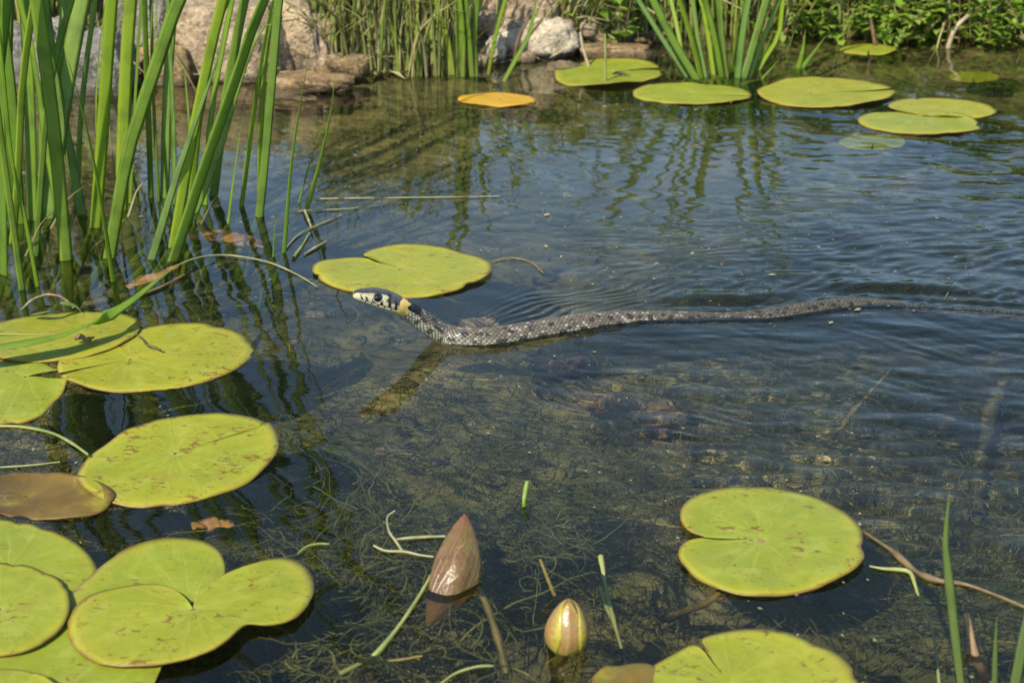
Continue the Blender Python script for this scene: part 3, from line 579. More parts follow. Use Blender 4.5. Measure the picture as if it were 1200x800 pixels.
single('grass_stalk', 'short blade right of the brown stub at lower right', 'grass blade', [(1166, 830), (1166, 780), (1168, 722)], 7, M['greygrass'], GR, seed=212, sub=False)
single('grass_stalk', 'broad blade at the lower right corner', 'grass blade', [(1184, 840), (1194, 780), (1212, 690), (1222, 640)], 14, M['greygrass'], GR, seed=213, sub=False)
# far iris clump
GF = 'irises on the far side'
clump('iris_plant', 'far iris clump fanning out between the far pads', 'iris', [
    ([(806, 90), (776, 45), (747, -2)], 8, .02, .14, 0, .3, .1, 'irispale'), ([(816, 93), (790, 50), (764, -2)], 12, .0, .16, 0, .3, .1, 'grass'), ([(822, 92), (812, 50), (796, -2)], 10, .0, .16), ([(827, 91), (818, 45), (812, -2)], 8, .02, .16, 0, .3, .1, 'irispale'),
    ([(846, 90), (838, 45), (826, -2)], 9, .0, .16, 0, .3, .1, 'grass'), ([(851, 90), (845, 45), (841, -2)], 12, .01, .18), ([(856, 88), (862, 50), (868, 8)], 6, .01, 0), ([(864, 91), (869, 45), (877, -2)], 11, .01, .16),
    ([(872, 91), (884, 50), (899, -2)], 13, .0, .18, 0, .3, .1, 'irispale'), ([(878, 90), (893, 50), (914, -2)], 8, .01, .15, 0, .3, .1, 'irispale'), ([(882, 88), (899, 55), (908, 32)], 8, .0, 0, 0, .5, .1, 'grass'), ([(888, 82), (912, 40), (917, -4)], 8, .02, .12),
    ([(893, 92), (906, 78), (914, 68)], 6, .0, 0), ([(836, 88), (830, 45), (822, 5)], 8, .02, .05), ([(802, 84), (795, 40), (786, 0)], 7, .04, .12), ([(860, 86), (858, 60), (854, 30)], 6, .02, 0)], [I, I], GF, 230)
clump('water_plantain', 'small plant with short broad leaves standing in the water right of the far iris clump', 'water plant', [
    ([(936, 80), (941, 58), (944, 34)], 16, .0, 0, 0, .55, .1, 'grass'), ([(940, 80), (952, 64), (968, 42)], 16, .0, 0, 0, .6, .1, 'grass'), ([(922, 62), (930, 40), (938, 22)], 5, .0, 0, 0, .5, .1, 'irispale')], [I], None, 260)

def tuft(name, label, cat, pxs, pys, n, hmin, hmax, w, mat, seed, spread=.35, group=None, wide=(), dry=.35):
    """a dense tuft: fine blades as one stuff part, the broader blades as parts of their own."""
    r = np.random.default_rng(seed); s, s2 = Soup(), Soup(); base = onland((pxs[0] + pxs[1]) / 2, (pys[0] + pys[1]) / 2)
    t = thing(name, base, label, cat, group)
    for i in range(n):
        p = onland(r.uniform(*pxs), r.uniform(*pys)); h = r.uniform(hmin, hmax); a = r.uniform(0, 6.28); isd = r.random() < dry; h *= .8 if isd else 1; ln = abs(r.normal(0, spread * (1.5 if isd else 1))) * h
        d = np.array([math.cos(a) * ln, math.sin(a) * ln, 0]); 
        v, f, lu, lv = leafmesh([p - [0, 0, .01], p + d * .25 + [0, 0, h * .45], p + d + [0, 0, h * (.95 - .4 * (ln / h) ** 2)]], w * r.uniform(.6, 1.3), r.normal(0, .7), seed + i, n=7, tip=.6)
        (s2 if isd else s).add(v, f, lu=lu, lv=lv, lt=r.random())
    props(s.build('fine_blades', mat, t), kind='stuff')
    if s2.n: props(s2.build('dry_blades', M['straw'], t), kind='stuff')
    for i, l in enumerate(wide):
        v, f, lu, lv = pxleaf(l[0], l[1], l[2], l[3], seed=seed + 900 + i, sub=False)
        mk('leaf', v, f, M[l[4]] if len(l) > 4 else I, t, attrs={'lu': ('FLOAT', lu), 'lv': ('FLOAT', lv), 'lt': ('FLOAT', np.zeros(len(v)))})
    return t
GT = 'sedge and grass tufts on the far bank'
tuft('sedge_tuft', 'dense olive sedge tuft right of the rounded stone with dry tips', 'sedge', (372, 450), (40, 88), 420, .05, .18, .0026, M['sedge'], 300, .35, GT)
tuft('sedge_tuft', 'sedge and reed tuft left of the whitish stone, with the greenest blades', 'sedge', (440, 548), (50, 92), 420, .05, .18, .0027, M['sedge'], 1300, .22, GT, [
    ([(530, 88), (522, 40), (508, -2)], 9, .01, .1), ([(541, 90), (541, 45), (537, -2)], 10, .0, .12), ([(553, 90), (549, 45), (545, -2)], 8, .0, .12), ([(558, 90), (556, 45), (560, -2)], 7, .01, .1, 'grass'),
    ([(572, 88), (580, 45), (592, 0)], 5, .0, .06), ([(590, 96), (604, 70), (620, 40), (626, 12)], 6, .0, .02, 'grass'), ([(490, 80), (486, 40), (480, -2)], 7, .0, .1, 'irispale'), ([(500, 84), (505, 40), (514, -2)], 6, .0, .1), ([(449, 82), (430, 70), (421, 62)], 6, .0, 0, 'grass')])
tuft('grass_tuft', 'low weedy grass right of the whitish stone', 'grass', (655, 790), (8, 48), 420, .03, .12, .0026, M['sedge'], 2300, .5, GT)
tuft('grass_tuft', 'grass behind the far iris clump', 'grass', (780, 930), (5, 45), 320, .05, .15, .0026, M['sedge'], 3300, .4, GT)
tuft('grass_tuft', 'thin dry grass growing between the stones behind the iris blades', 'grass', (90, 340), (10, 78), 300, .03, .10, .0022, M['sedge'], 6300, .5, GT, dry=.6)
tuft('grass_tuft', 'dry grass mixed into the leafy weeds on the right bank', 'grass', (935, 1250), (4, 46), 330, .03, .10, .0022, M['sedge'], 7300, .6, GT, dry=.6)
tuft('grass_tuft', 'sparse grass on top of the bank behind the big boulder', 'grass', (130, 370), (-30, 12), 260, .03, .10, .0024, M['sedge'], 4300, .4, GT)
tuft('grass_tuft', 'tall blurred reeds on the bank behind the left iris clump', 'grass', (-60, 140), (0, 60), 150, .12, .26, .007, M['sedge'], 5300, .25, GT)

def herb(label, px, py, n, h, leaf, seed, mat, group, name='leafy_weed'):
    r = np.random.default_rng(seed); p0 = onland(px, py); t = thing(name, p0, label, 'weed', group); fs, ss = Soup(), Soup()
    for i in range(n):
        a = r.uniform(0, 6.28); L = h * r.uniform(.35, 1.25); lfs = leaf * r.uniform(.55, 1.5); ln = r.uniform(.1, 1.1) * L * .8
        b = p0 + np.array([r.normal(0, .035), r.normal(0, .03), 0]); b[2] = max(0, gz(b[0], b[1])) - .005
        e = b + np.array([math.cos(a) * ln, math.sin(a) * ln, L]); m = (b + e) / 2 + np.array([0, 0, L * .12]); C = spline([b, m, e], 9)
        v, f, _ = tube(C, [.0010, .0005], 9, 4); ss.add(v, f)
        for k in range(1, 9):
            for sgn in ((0, 1) if k < 8 else (0, .5, 1, 1.5)):
                aa = a + k * 2.4 + sgn * math.pi + r.normal(0, .3); l = lfs * r.uniform(.6, 1.25) * (1.1 - .4 * k / 9); el = r.normal(.35, .35); d = np.array([math.cos(aa) * math.cos(el), math.sin(aa) * math.cos(el), math.sin(el)])
                sd = np.cross(d, [0, 0, 1]); sd /= np.linalg.norm(sd) + 1e-9; up = np.cross(sd, d); c = C[k]; q = l * r.uniform(.24, .36)
                V = [c, c + d * l * .3 + sd * q + up * q * .3, c + d * l * .7 + sd * q * .75 + up * q * .2, c + d * l - up * l * .15, c + d * l * .7 - sd * q * .75 + up * q * .2, c + d * l * .3 - sd * q + up * q * .3, c + d * l * .5 - up * .0]
                fs.add(V, np.array([[0, 1, 6, 5], [1, 2, 6, 6], [2, 3, 4, 6], [4, 5, 6, 6]])[[0, 2]], lu=[0, 1, .8, 0, -.8, -1, 0], lv=[.3, .5, .7, .9, .7, .5, .6], lt=r.random())
                fs.f[-1] = np.concatenate([fs.f[-1], np.array([[1, 2, 6, 0], [5, 6, 4, 0]])[:0].reshape(0, 4).astype(int)])
                n0 = fs.n - 7; fs.v.append(np.zeros((0, 3)))
                fs.f.append(np.array([[n0 + 1, n0 + 2, n0 + 6, n0 + 6], [n0 + 4, n0 + 5, n0 + 6, n0 + 6]])[:, :4])
    # triangles: split every quad so that no face is degenerate
    F = np.concatenate(fs.f); T = np.concatenate([F[:, [0, 1, 2]], F[:, [0, 2, 3]]]); T = T[(T[:, 0] != T[:, 1]) & (T[:, 1] != T[:, 2]) & (T[:, 0] != T[:, 2])]
    fs.f = [T]; props(fs.build('foliage', mat, t, smooth=False), kind='stuff'); props(ss.build('stem_tangle', M['twig'], t), kind='stuff')
    return t
GH = 'leafy weeds on the right bank'
for lb, px, py, n, h, lf, sd in [
    ('leafy weed with pale tips just right of the far iris clump', 935, 38, 18, .08, .016, 1), ('leafy weed above the thin pale pad', 1000, 42, 18, .07, .017, 2),
    ('low leafy weed hanging over the water above the pair of pads', 1075, 46, 18, .065, .016, 3), ('dark leafy weed left of the grey forked root on the right bank', 1120, 44, 18, .08, .017, 4),
    ('leafy weed at the right edge hanging to the water', 1185, 52, 20, .08, .016, 5)]:
    herb(lb, px, py, n, h, lf, sd, M['leaf'] if sd != 3 else M['paleleaf'], GH)
for i, (px, py, lb) in enumerate([(900, 20, 'weed seen between the right blades of the far iris clump'), (960, 14, 'weed behind the leafy weed with pale tips'), (1020, 12, 'weed behind the brown root'), (1080, 15, 'weed at the top edge straight above the pair of pads'),
        (1140, 15, 'weed at the top edge behind the grey forked root'), (1200, 20, 'weed at the top right corner'), (1250, 35, 'weed just past the right edge of the picture'), (1050, -8, 'back row weed between the brown root and the grey root'),
        (1170, -10, 'back row weed near the top right corner'), (960, -12, 'back row weed right of the far iris clump'), (720, 14, 'weed above the flat brown stone'), (770, 8, 'weed left of the far iris clump tips'), (680, 20, 'weed right of the whitish stone')]):
    herb('blurred green ' + lb, px, py, 15, .11, (.020, .013, .026)[i % 3], 20 + i, M[('leaf', 'paleleaf', 'leaf', 'darkleaf')[i % 4]], 'background thicket weeds')
lit = Soup(); r_ = np.random.default_rng(79)
for i in range(1800):
    x = r_.uniform(-.9, 1.0); y = float(shore(x)) + r_.normal(.03, .05); 
    if ins(x, y) > .03: continue
    l = r_.uniform(.003, .013); q = l * r_.uniform(.12, .5); a = r_.uniform(0, 6.28); e = r_.normal(0, .35); p = np.array([x, y, max(gz(x, y), 0) + .002 + r_.random() * .004]); d = np.array([math.cos(a) * math.cos(e), math.sin(a) * math.cos(e), math.sin(e)]); sd = np.cross(d, [0, 0, 1]); up = np.array([0, 0, q * .5])
    lit.add([p - d * l, p - sd * q + up, p + d * l, p + sd * q + up, p], [[0, 1, 4, 4], [1, 2, 4, 4], [2, 3, 4, 4], [3, 0, 4, 4]], lu=.6, lv=.5, lt=r_.random())
dt = Soup()
for i in range(520):
    x = r_.uniform(.02, .85) if i % 3 else r_.uniform(-.6, .1); y = float(shore(x)) + abs(r_.normal(.01, .04)); p = np.array([x, y, max(0, gz(x, y)) + .002]); a = r_.uniform(0, 6.28); e = abs(r_.normal(.3, .5)); L_ = r_.uniform(.02, .07)
    q = p + L_ * np.array([math.cos(a) * math.cos(e), math.sin(a) * math.cos(e), abs(math.sin(e))]); v, f, _ = tube([p, (p + q) / 2 + r_.normal(0, .005, 3), q], [r_.uniform(.0005, .0012), .0004], 7, 4); dt.add(v, f, lu=.5, lv=.5, lt=r_.random())
props(dt.build('dead_stems', M['straw']), 'tangle of dead brown stems along the waterline', kind='stuff')
F = np.concatenate(lit.f)[:, :3]; lit.f = [F]
props(lit.build('leaf_litter', M['straw'], smooth=False), 'brown leaf litter and debris along the waterline', kind='stuff')
gc = Soup(); r_ = np.random.default_rng(77)
for i in range(6500):
    x = r_.uniform(-1.3, 1.5); y = float(shore(x)) + .02 + abs(r_.normal(0, .35)); d = -ins(x, y)
    if d < .025 or qn(x * 8, y * 8) < -.3 or (-.47 < x < -.2 and d < .12): continue
    h = r_.uniform(.012, .05) * (1 + 1.2 * min(1, d * 2)); a = r_.uniform(0, 6.28); p = np.array([x, y, gz(x, y) - .003]); dd = np.array([math.cos(a), math.sin(a), 0]) * h * r_.uniform(.1, .8)
    sd = np.array([math.cos(a + 1.4), math.sin(a + 1.4), 0]) * r_.uniform(.0009, .002)
    gc.add([p - sd, p + sd, p + dd * .4 + [0, 0, h * .6] + sd * .8, p + dd * .4 + [0, 0, h * .6] - sd * .8, p + dd + [0, 0, h] + sd * .1, p + dd + [0, 0, h] - sd * .1], [[0, 1, 2, 3], [3, 2, 4, 5]], lu=[-1, 1, 1, -1, .2, -.2], lv=[0, 0, .6, .6, 1, 1], lt=r_.random())
props(gc.build('bank_grass', M['sedge']), 'short grass and moss covering the far bank', kind='stuff')
th = Soup(); r_ = np.random.default_rng(78)
for i in range(2600):
    x = r_.uniform(-2.2, 2.4); d = r_.uniform(.35, 1.6); y = float(shore(x)) + d; h = r_.uniform(.10, .20) * (.6 + .5 * d) * (1.25 if x > .25 else .8)
    a = r_.uniform(0, 6.28); p = np.array([x, y, gz(x, y) - .01]); dd = np.array([math.cos(a), math.sin(a), 0]) * h * r_.uniform(.1, .5)
    v, f, lu, lv = leafmesh([p, p + dd * .3 + [0, 0, h * .5], p + dd + [0, 0, h]], r_.uniform(.006, .012), r_.normal(0, .8), i, n=5, tip=.6)
    th.add(v, f, lu=lu, lv=lv, lt=r_.random())
props(th.build('meadow_grass', M['sedge']), 'tall meadow grass beyond the bank', kind='stuff')

# ------------------------------------------------------------------ loose stalks, twigs and threads
def stalk(name, label, cat, pts, wpx, mat, z=.0009, group=None, k=7, n=26):
    P = [at(q[0], q[1], q[2] if len(q) > 2 else z) for q in pts]; s = mpp(P[0]); 
    rad = [x * s / 2 for x in (wpx if hasattr(wpx, '__len__') else [wpx, wpx * .8])]
    c = np.mean(P, 0); hr = np.random.default_rng(abs(int(pts[0][0] * 7 + pts[0][1]))); rad = np.interp(np.linspace(0, 1, n), np.linspace(0, 1, len(rad)), rad) * (1 + .16 * np.convolve(hr.normal(0, 1, n + 2), [.3, .4, .3], 'valid'))
    v, f, _ = tube(P, rad, n, k)
    return props(mk(name, v, f, mat, origin=c), label, cat, group)
GL = 'loose stalks and grass bits on the water'
stalk('floating_stalk', 'long pale stalk curving over the water left of the olive-green pad', 'stalk', [(205, 312, .004), (232, 302, .004), (265, 299, .002), (310, 306), (345, 320), (372, 336)], [1.6, 2.5, 2.3, 2, 1.4], M['thread'], group=GL)
stalk('floating_stalk', 'straight pale straw floating across the reflection of the sedge', 'stalk', [(360, 233), (440, 232), (520, 231), (585, 230)], [1.7, 1.2], M['thread'], group=GL)
stalk('floating_stalk', 'short white straw by the bright curved shoot', 'stalk', [(357, 246, .004), (361, 256), (365, 267)], [3, 2.6], M['thread'], group=GL)
stalk('floating_stalk', 'bent straw floating below the bright curved shoot', 'stalk', [(334, 292), (350, 275), (372, 264), (400, 252)], [1.6, 2, 1.2], M['thread'], group=GL)
stalk('floating_stalk', 'straw lying right of the bright curved shoot', 'stalk', [(345, 248), (370, 246), (400, 245), (420, 243)], [1.7, 1.2], M['thread'], group=GL)
stalk('floating_stalk', 'little green grass bit above the olive-green pad', 'stalk', [(344, 302), (354, 288), (363, 273)], [4, 2], M['stem'], group=GL)
stalk('floating_stalk', 'pale grass bit near the left tip of the olive-green pad', 'stalk', [(356, 298), (370, 290), (382, 283)], [2, 4, 2], M['thread'], group=GL)
stalk('floating_stalk', 'thin thread arching right of the olive-green pad', 'stalk', [(577, 306), (600, 302), (622, 307), (637, 320)], [1.4, 1.2], M['oldstem'], group=GL)
stalk('floating_stalk', 'green stalk running down from the rolled red leaf', 'stalk', [(524, 640), (512, 660), (495, 692), (470, 730), (446, 760), (425, 780, -.004), (400, 800, -.01)], [2.5, 3.5, 4.5, 5, 6], M['stem'], group=GL)
stalk('floating_stalk', 'looped pale grass end left of the rolled red leaf', 'stalk', [(463, 598, .003), (454, 606), (456, 622), (464, 634), (472, 646)], [2.2, 3.4, 3.5], M['thread'], group=GL)
stalk('floating_stalk', 'pale straw pointing right to the rolled red leaf', 'stalk', [(452, 634, -.003), (470, 631), (495, 629), (522, 628)], [2.4, 3.6, 3], M['thread'], group=GL)
stalk('floating_stalk', 'pale straw below the one pointing at the rolled red leaf', 'stalk', [(438, 639), (452, 645), (474, 646), (492, 650), (508, 652)], [2.6, 3.6, 2.6], M['thread'], group=GL)
stalk('floating_stalk', 'small curved green grass bit above the heart-shaped pad', 'stalk', [(349, 648), (360, 640), (372, 637), (386, 637)], [2.4, 3, 2.4], M['stem'], group=GL)
stalk('floating_stalk', 'whitish dead grass lying low left of the flower bud', 'stalk', [(420, 779, -.004), (450, 776, -.001), (495, 768)], [7, 5, 2], M['oldstem'], group=GL)
stalk('floating_stalk', 'arched green stalk at the bottom edge below the rolled leaf', 'stalk', [(515, 802), (535, 788), (565, 780), (595, 784, -.003), (620, 800, -.008)], [3.2, 3.6, 3], M['stem'], group=GL)
stalk('floating_stalk', 'pale stalk curving in from the left edge above the spotted green pad', 'stalk', [(-10, 499), (25, 500), (60, 507), (84, 519), (104, 533, .003)], [3.4, 4.2, 3], M['stem'], group=GL)
stalk('floating_stalk', 'thin straight straw behind the spotted green pad', 'stalk', [(-10, 548), (35, 545), (70, 541)], [2.2, 1.8], M['stem'], group=GL)
stalk('floating_stalk', 'brown withered stalk beside the long pale stalk', 'stalk', [(155, 349), (180, 340), (200, 331), (216, 322)], [3, 4, 3], M['oldstem'], group=GL)
stalk('floating_stalk', 'thin brown stalk behind the pads at upper left', 'stalk', [(58, 345), (70, 347), (80, 354), (88, 362)], [3, 3.6, 2.8], M['twig'], group=GL, z=.005)
stalk('floating_stalk', 'pale dry blade behind the pads at upper left', 'stalk', [(24, 364), (38, 352), (52, 346), (60, 345)], [2, 5, 3], M['thread'], group=GL, z=.004)
stalk('twig', 'knotty brown twig lying right of the round green pad, ending in a thin green shoot', 'twig', [(1014, 624), (1035, 638), (1048, 647), (1062, 660), (1078, 672), (1100, 680), (1130, 684), (1165, 696), (1210, 715)], [3, 4.2, 8.5, 6.2, 8, 5, 3.4, 3.2, 2.6], M['oldtwig'], n=40)
stalk('floating_stalk', 'small green-tipped stalk hanging below the brown twig', 'stalk', [(1019, 663), (1035, 666), (1052, 667), (1066, 670), (1072, 684), (1078, 704, -.001), (1088, 728, -.002), (1096, 760, -.002), (1101, 805)], [2, 5, 4, 3, 3, 3, 3.4, 3.4], M['stem'], n=40, group=GL)
stalk('brown_stub', 'broken brown stalk leaning among the grass blades at lower right', 'stalk', [(1132, 718, .012), (1139, 750, .004), (1146, 790, -.008), (1150, 830, -.03)], [7, 11, 12], M['twig'])
stalk('sunken_branch', 'pale wavering branch under the water below the snake\'s tail', 'branch', [(1042, 446, -.012), (1020, 480, -.02), (1000, 510, -.03), (985, 535, -.035), (966, 568, -.05)], [2, 4, 6, 8, 9], M['oldstem'])
stalk('sunken_branch', 'broad dim stalk under the water at right', 'branch', [(1165, 520, -.075), (1145, 575, -.08), (1133, 640, -.085), (1128, 700, -.09)], [18, 17, 14], M['darkstem'])
GW = 'pale floating threads at the right edge'
for lb, pts in [('tangled pale thread loop at the right edge', [(1165, 412), (1180, 405), (1205, 412), (1190, 418), (1168, 424), (1180, 432), (1206, 428)]), ('second pale thread loop just below the first at the right edge', [(1170, 448), (1190, 444), (1204, 452), (1188, 462), (1206, 470)]),
                ('long pale thread trailing below the thread loops', [(1155, 430), (1160, 445), (1168, 458), (1176, 476), (1190, 486), (1206, 492)]), ('thin pale thread squiggle above the snake\'s tail', [(1132, 316), (1126, 322), (1122, 330), (1114, 338), (1106, 352)])]:
    stalk('floating_thread', lb, 'thread', pts, [.6, 1.1, .7], M['thread'], group=GW, n=40, k=5, z=-.0006)
stalk('sunken_stalk', 'olive stalk of the rolled leaf running down to the bottom edge', 'stalk', [(558, 686, -.002), (570, 715, -.006), (583, 760, -.012), (594, 812, -.02)], [8, 9, 11], M['oldstem'])
stalk('sunken_stalk', 'brown straw sticking up behind the flower bud', 'stalk', [(633, 655, .014), (642, 678, .007), (652, 702, -.002)], [3.4, 5], M['oldstem'])
stalk('sunken_stalk', 'green bristly waterweed sprig right of the flower bud', 'waterweed', [(704, 652, .0005), (710, 690, -.002), (718, 730, -.006), (728, 775, -.014)], [6, 5, 4], M['stem'])
stalk('sunken_stalk', 'side shoot of the bristly waterweed sprig', 'waterweed', [(703, 690, -.001), (709, 712, -.004), (718, 738, -.008)], [5, 4], M['stem'])
stalk('green_shoot', 'tiny bright green shoot poking out of the water above the flower bud', 'shoot', [(615, 600, -.004), (614, 588, .002), (616, 574, .006), (618, 564, .009)], [3.5, 4.5, 6, 5.5], M['fresh'], k=9)
def airstick(label, a, b, wpx, mat, name='dry_stick', dz=0.0, group='dry sticks on the far bank'):
    p = onland(*a); q = atY(b[0], b[1], p[1] + dz); s = mpp(p); m = (p + q) / 2 + np.array([rnd.uniform(-1, 1) * .004, 0, .003])
    v, f, _ = tube([p - [0, 0, .004], m, q], [wpx * s / 2, wpx * s * .4], 10, 6); return props(mk(name, v, f, mat, origin=p), label, 'stick', group)
airstick('pale dry stalk leaning right across the sedge', (464, 70), (506, 10), 5, M['dry'])
airstick('pale stick propped by the farthest-left green pad', (692, 80), (680, 38), 4, M['dry'])
airstick('dry bent reed over the small brown stone', (698, 40), (742, 8), 4, M['dry'])
airstick('reddish dry stick behind the flat brown stone', (724, 44), (738, 12), 4, M['twig'])
airstick('thin yellow-green shoot rising from the farthest-left green pad', (709, 98), (709, 40), 3.4, M['stem'])
airstick('brown root hanging to the water above the thin pale pad', (1027, 56), (1020, 22), 5, M['twig'])
airstick('grey forked root on the right bank', (1110, 56), (1135, 18), 6, M['dry'])
airstick('bent dead twig right of the grey forked root', (1158, 46), (1138, 22), 5, M['dry'])
airstick('thin stalk in front of the whitish stone', (601, 80), (622, 18), 4, M['twig'])
airstick('second thin stalk in front of the whitish stone', (598, 82), (636, 22), 4, M['oldstem'])
# the fallen blade over the left pads
v, f, lu, lv = leafmesh([at(-60, 418, .012), at(0, 407, .013), at(60, 396, .014), at(110, 378, .016), at(150, 355, .017), at(182, 330, .016), at(208, 311, .012)], 22 * mpp(at(40, 400)) , 1.2, 5, tip=.75, n=30, thick=.12)
props(mk('fallen_blade', v, f, M['grass'], origin=at(60, 396, .014), attrs={'lu': ('FLOAT', lu), 'lv': ('FLOAT', lv), 'lt': ('FLOAT', np.zeros(len(v)))}), 'long green grass blade fallen across the left pads', 'grass blade')
v, f, lu, lv = leafmesh([at(38, 368, .006), at(58, 364, .009), at(72, 356, .011), at(88, 358, .008), at(96, 366, .004)], 10 * mpp(at(60, 360)), .9, 6, tip=.5, n=16)
props(mk('curled_leaf', v, f, M['irispale'], origin=at(66, 360, .008), attrs={'lu': ('FLOAT', lu), 'lv': ('FLOAT', lv), 'lt': ('FLOAT', np.zeros(len(v)))}), 'curled yellow-green leaf scrap behind the brownish green pad', 'leaf')

po = Soup(); r_ = np.random.default_rng(90)
for i in range(2600):
    x, y = r_.uniform(-.5, .55), r_.uniform(.38, 1.3)
    if qn(x * 9, y * 9 + 7) < -.1: continue
    l = r_.uniform(.0002, .0006) * (1 + (r_.random() > .93) * 2); a = r_.uniform(0, 6.28); d = np.array([math.cos(a), math.sin(a), 0]) * l * r_.uniform(1, 2.5); e = np.array([-d[1], d[0], 0]) * .5; p = np.array([x, y, .0008])
    po.add([p - d, p - e, p + d, p + e, p + [0, 0, l * .5]], [[0, 1, 4], [1, 2, 4], [2, 3, 4], [3, 0, 4]])
props(po.build('floating_specks', M['thread'], smooth=False), 'pollen and dust specks floating on the water', kind='stuff')

# ------------------------------------------------------------------ dead leaves under the water
M['dead'] = mat_plain('dead_orange_leaf', (.16, .07, .02), (.42, .22, .08), 60, .5)
def deadleaf(pts, wpx, label, z, seed):
    P = [at(x, y, z + .003 * math.sin(i * 2.1 + seed)) for i, (x, y) in enumerate(pts)]
    v, f, lu, lv = leafmesh(P, wpx * mpp(P[0]) / .38, 1.5, seed, n=16, tip=.45, basew=.3, thick=.05)
    v[:, 2] += .002 * np.sin(lv * 14 + lu * 2); props(mk('dead_leaf', v, f, M['dead'], origin=P[0]), label, 'dead leaf', 'dead leaves under the water')
deadleaf([(212, 276), (240, 281), (265, 283), (292, 290)], 15, 'orange dead leaf under the water between the iris stems', -.004, 1)
deadleaf([(310, 292), (285, 290), (262, 286), (245, 274)], 12, 'second orange dead leaf crossing the first under the water', -.006, 2)
deadleaf([(225, 622), (245, 624), (275, 618)], 10, 'small tan dead leaf under the water above the heart-shaped pad', -.006, 3)
deadleaf([(150, 350), (180, 336), (212, 318)], 12, 'yellowish sunken leaf right of the left iris clump', -.01, 4)

stalk('dead_scrap', 'dark dead plant scrap lying on the farthest-left green pad', 'plant scrap', [(718, 87, .005), (723, 85.5, .006), (730, 86.5, .005), (737, 87.5, .005)], [2, 5, 2.6, 1.4], M['darkstem'])
stalk('dead_scrap', 'brown crumpled scrap on the brownish green pad beside the fallen blade', 'plant scrap', [(88, 397, .006), (95, 394, .008), (101, 398, .006), (110, 395, .005)], [4, 8, 6, 2], M['twig'])
stalk('dead_scrap', 'thin dark rootlet lying on the large yellow-green pad', 'plant scrap', [(160, 391, .004), (168, 399, .0042), (172, 404, .004), (181, 406, .0045), (188, 410, .004)], [1.6, 2.4, 1.8], M['darkstem'])

# ------------------------------------------------------------------ rolled young leaf and flower bud
def lathe(axis, rad, k=28, n=None, flat=1.0, mod=None):
    C = spline(axis, n or 30); T, L, N = frames(C, (0, -1, .3)); t = np.linspace(0, 1, len(C)); r = rad(t); a = np.linspace(0, 2 * math.pi, k, endpoint=False)
    rr = r[:, None] * (1 + (mod(t[:, None], a[None]) if mod else 0))
    v = C[:, None] + L[:, None] * (np.cos(a)[None] * rr)[..., None] + N[:, None] * (np.sin(a)[None] * rr * flat)[..., None]
    return v.reshape(-1, 3), gridfaces(len(C), k, True), np.repeat(t, k), np.tile(a, len(C))
k = NT('rolled_red_leaf', .36, .36); p = k.coord(); t_ = k.attr('lv'); n1 = k.noise(p, 110, 4, .6); n2 = k.noise(k.vscale(p, (1, 1, .3)), 420, 3)
col = k.ramp(k.math('ADD', n1, k.math('MULTIPLY', n2, .25)), (.40, (.055, .028, .013)), (.52, (.10, .052, .023)), (.66, (.125, .074, .028)), (.8, (.095, .068, .018)))
lu_ = k.attr('lu'); vn = k.math('POWER', k.math('ABSOLUTE', k.math('SINE', k.math('ADD', k.math('MULTIPLY', lu_, 9.0), k.math('ADD', k.math('MULTIPLY', t_, 14.0), k.math('MULTIPLY', n1, 5.0))))), 14)
col = k.mix(k.rng(lu_, 1.55, 1.35, 0, .75), col, k.ramp(n1, (.4, (.095, .060, .018)), (.65, (.13, .10, .028))))
col = k.mix(k.math('MULTIPLY', vn, .3), col, (.21, .135, .055)); col = k.mix(k.rng(n2, .58, .7, 0, .6), col, (.07, .03, .018)); col = k.mix(k.rng(t_, .86, 1.0, 0, .7), col, (.16, .05, .035)); col = k.mix(k.rng(t_, .35, .1, 0, .6), col, (.14, .075, .02)); k.base(col); k.bump(k.math('ADD', k.math('MULTIPLY', vn, -.4), k.math('ADD', k.math('MULTIPLY', n1, 2.0), k.math('MULTIPLY', n2, .35))), .3, .0014); M['roll'] = k.m
b0 = at(501, 752, -.016); b2 = atY(545, 602, b0[1] + .036); b1 = (b0 + b2) / 2 + np.array([.0035, 0, 0])
wd = 57 * mpp(b1) / 2
t = thing('rolled_leaf', at(530, 690), 'rolled red-brown young lily leaf standing out of the water, glossy on its left side', 'lily leaf')
prof = lambda t: wd * np.clip(np.sin(np.pi * np.clip(t, 0, 1) ** 1.05), 0, 1) ** .85 + .0002
v, f, lv, an = lathe([b0, b1, b2], prof, 40, 46, .42, lambda t, a: .45 * np.exp(-((a - 1.45 - .25 * t) / .42) ** 2) + .04 * np.sin(a * 3 + 6 * t) - .10 * np.exp(-((np.mod(a - 4.1 + .5 * t, 6.283) - .0) / .16) ** 2))
mk('leaf_roll', v, f, M['roll'], t, attrs={'lv': ('FLOAT', lv), 'lu': ('FLOAT', an)})
seam = [b0 + (b2 - b0) * q + np.array([wd * .50 * math.sin(math.pi * q) * (.4 + q * .4), -wd * .40 * math.sin(math.pi * q), .0006]) for q in (.30, .45, .6, .75, .9)]
k = NT('bud_sepal', .28, .5); lu, lv_ = k.attr('lu'), k.attr('lv'); n1 = k.noise(k.coord(), 240, 3)
col = k.ramp(k.math('ADD', k.math('ABSOLUTE', lu), k.math('MULTIPLY', k.math('SUBTRACT', n1, .5), .3)), (.2, (.23, .13, .045)), (.5, (.27, .185, .04)), (.75, (.31, .255, .035)))
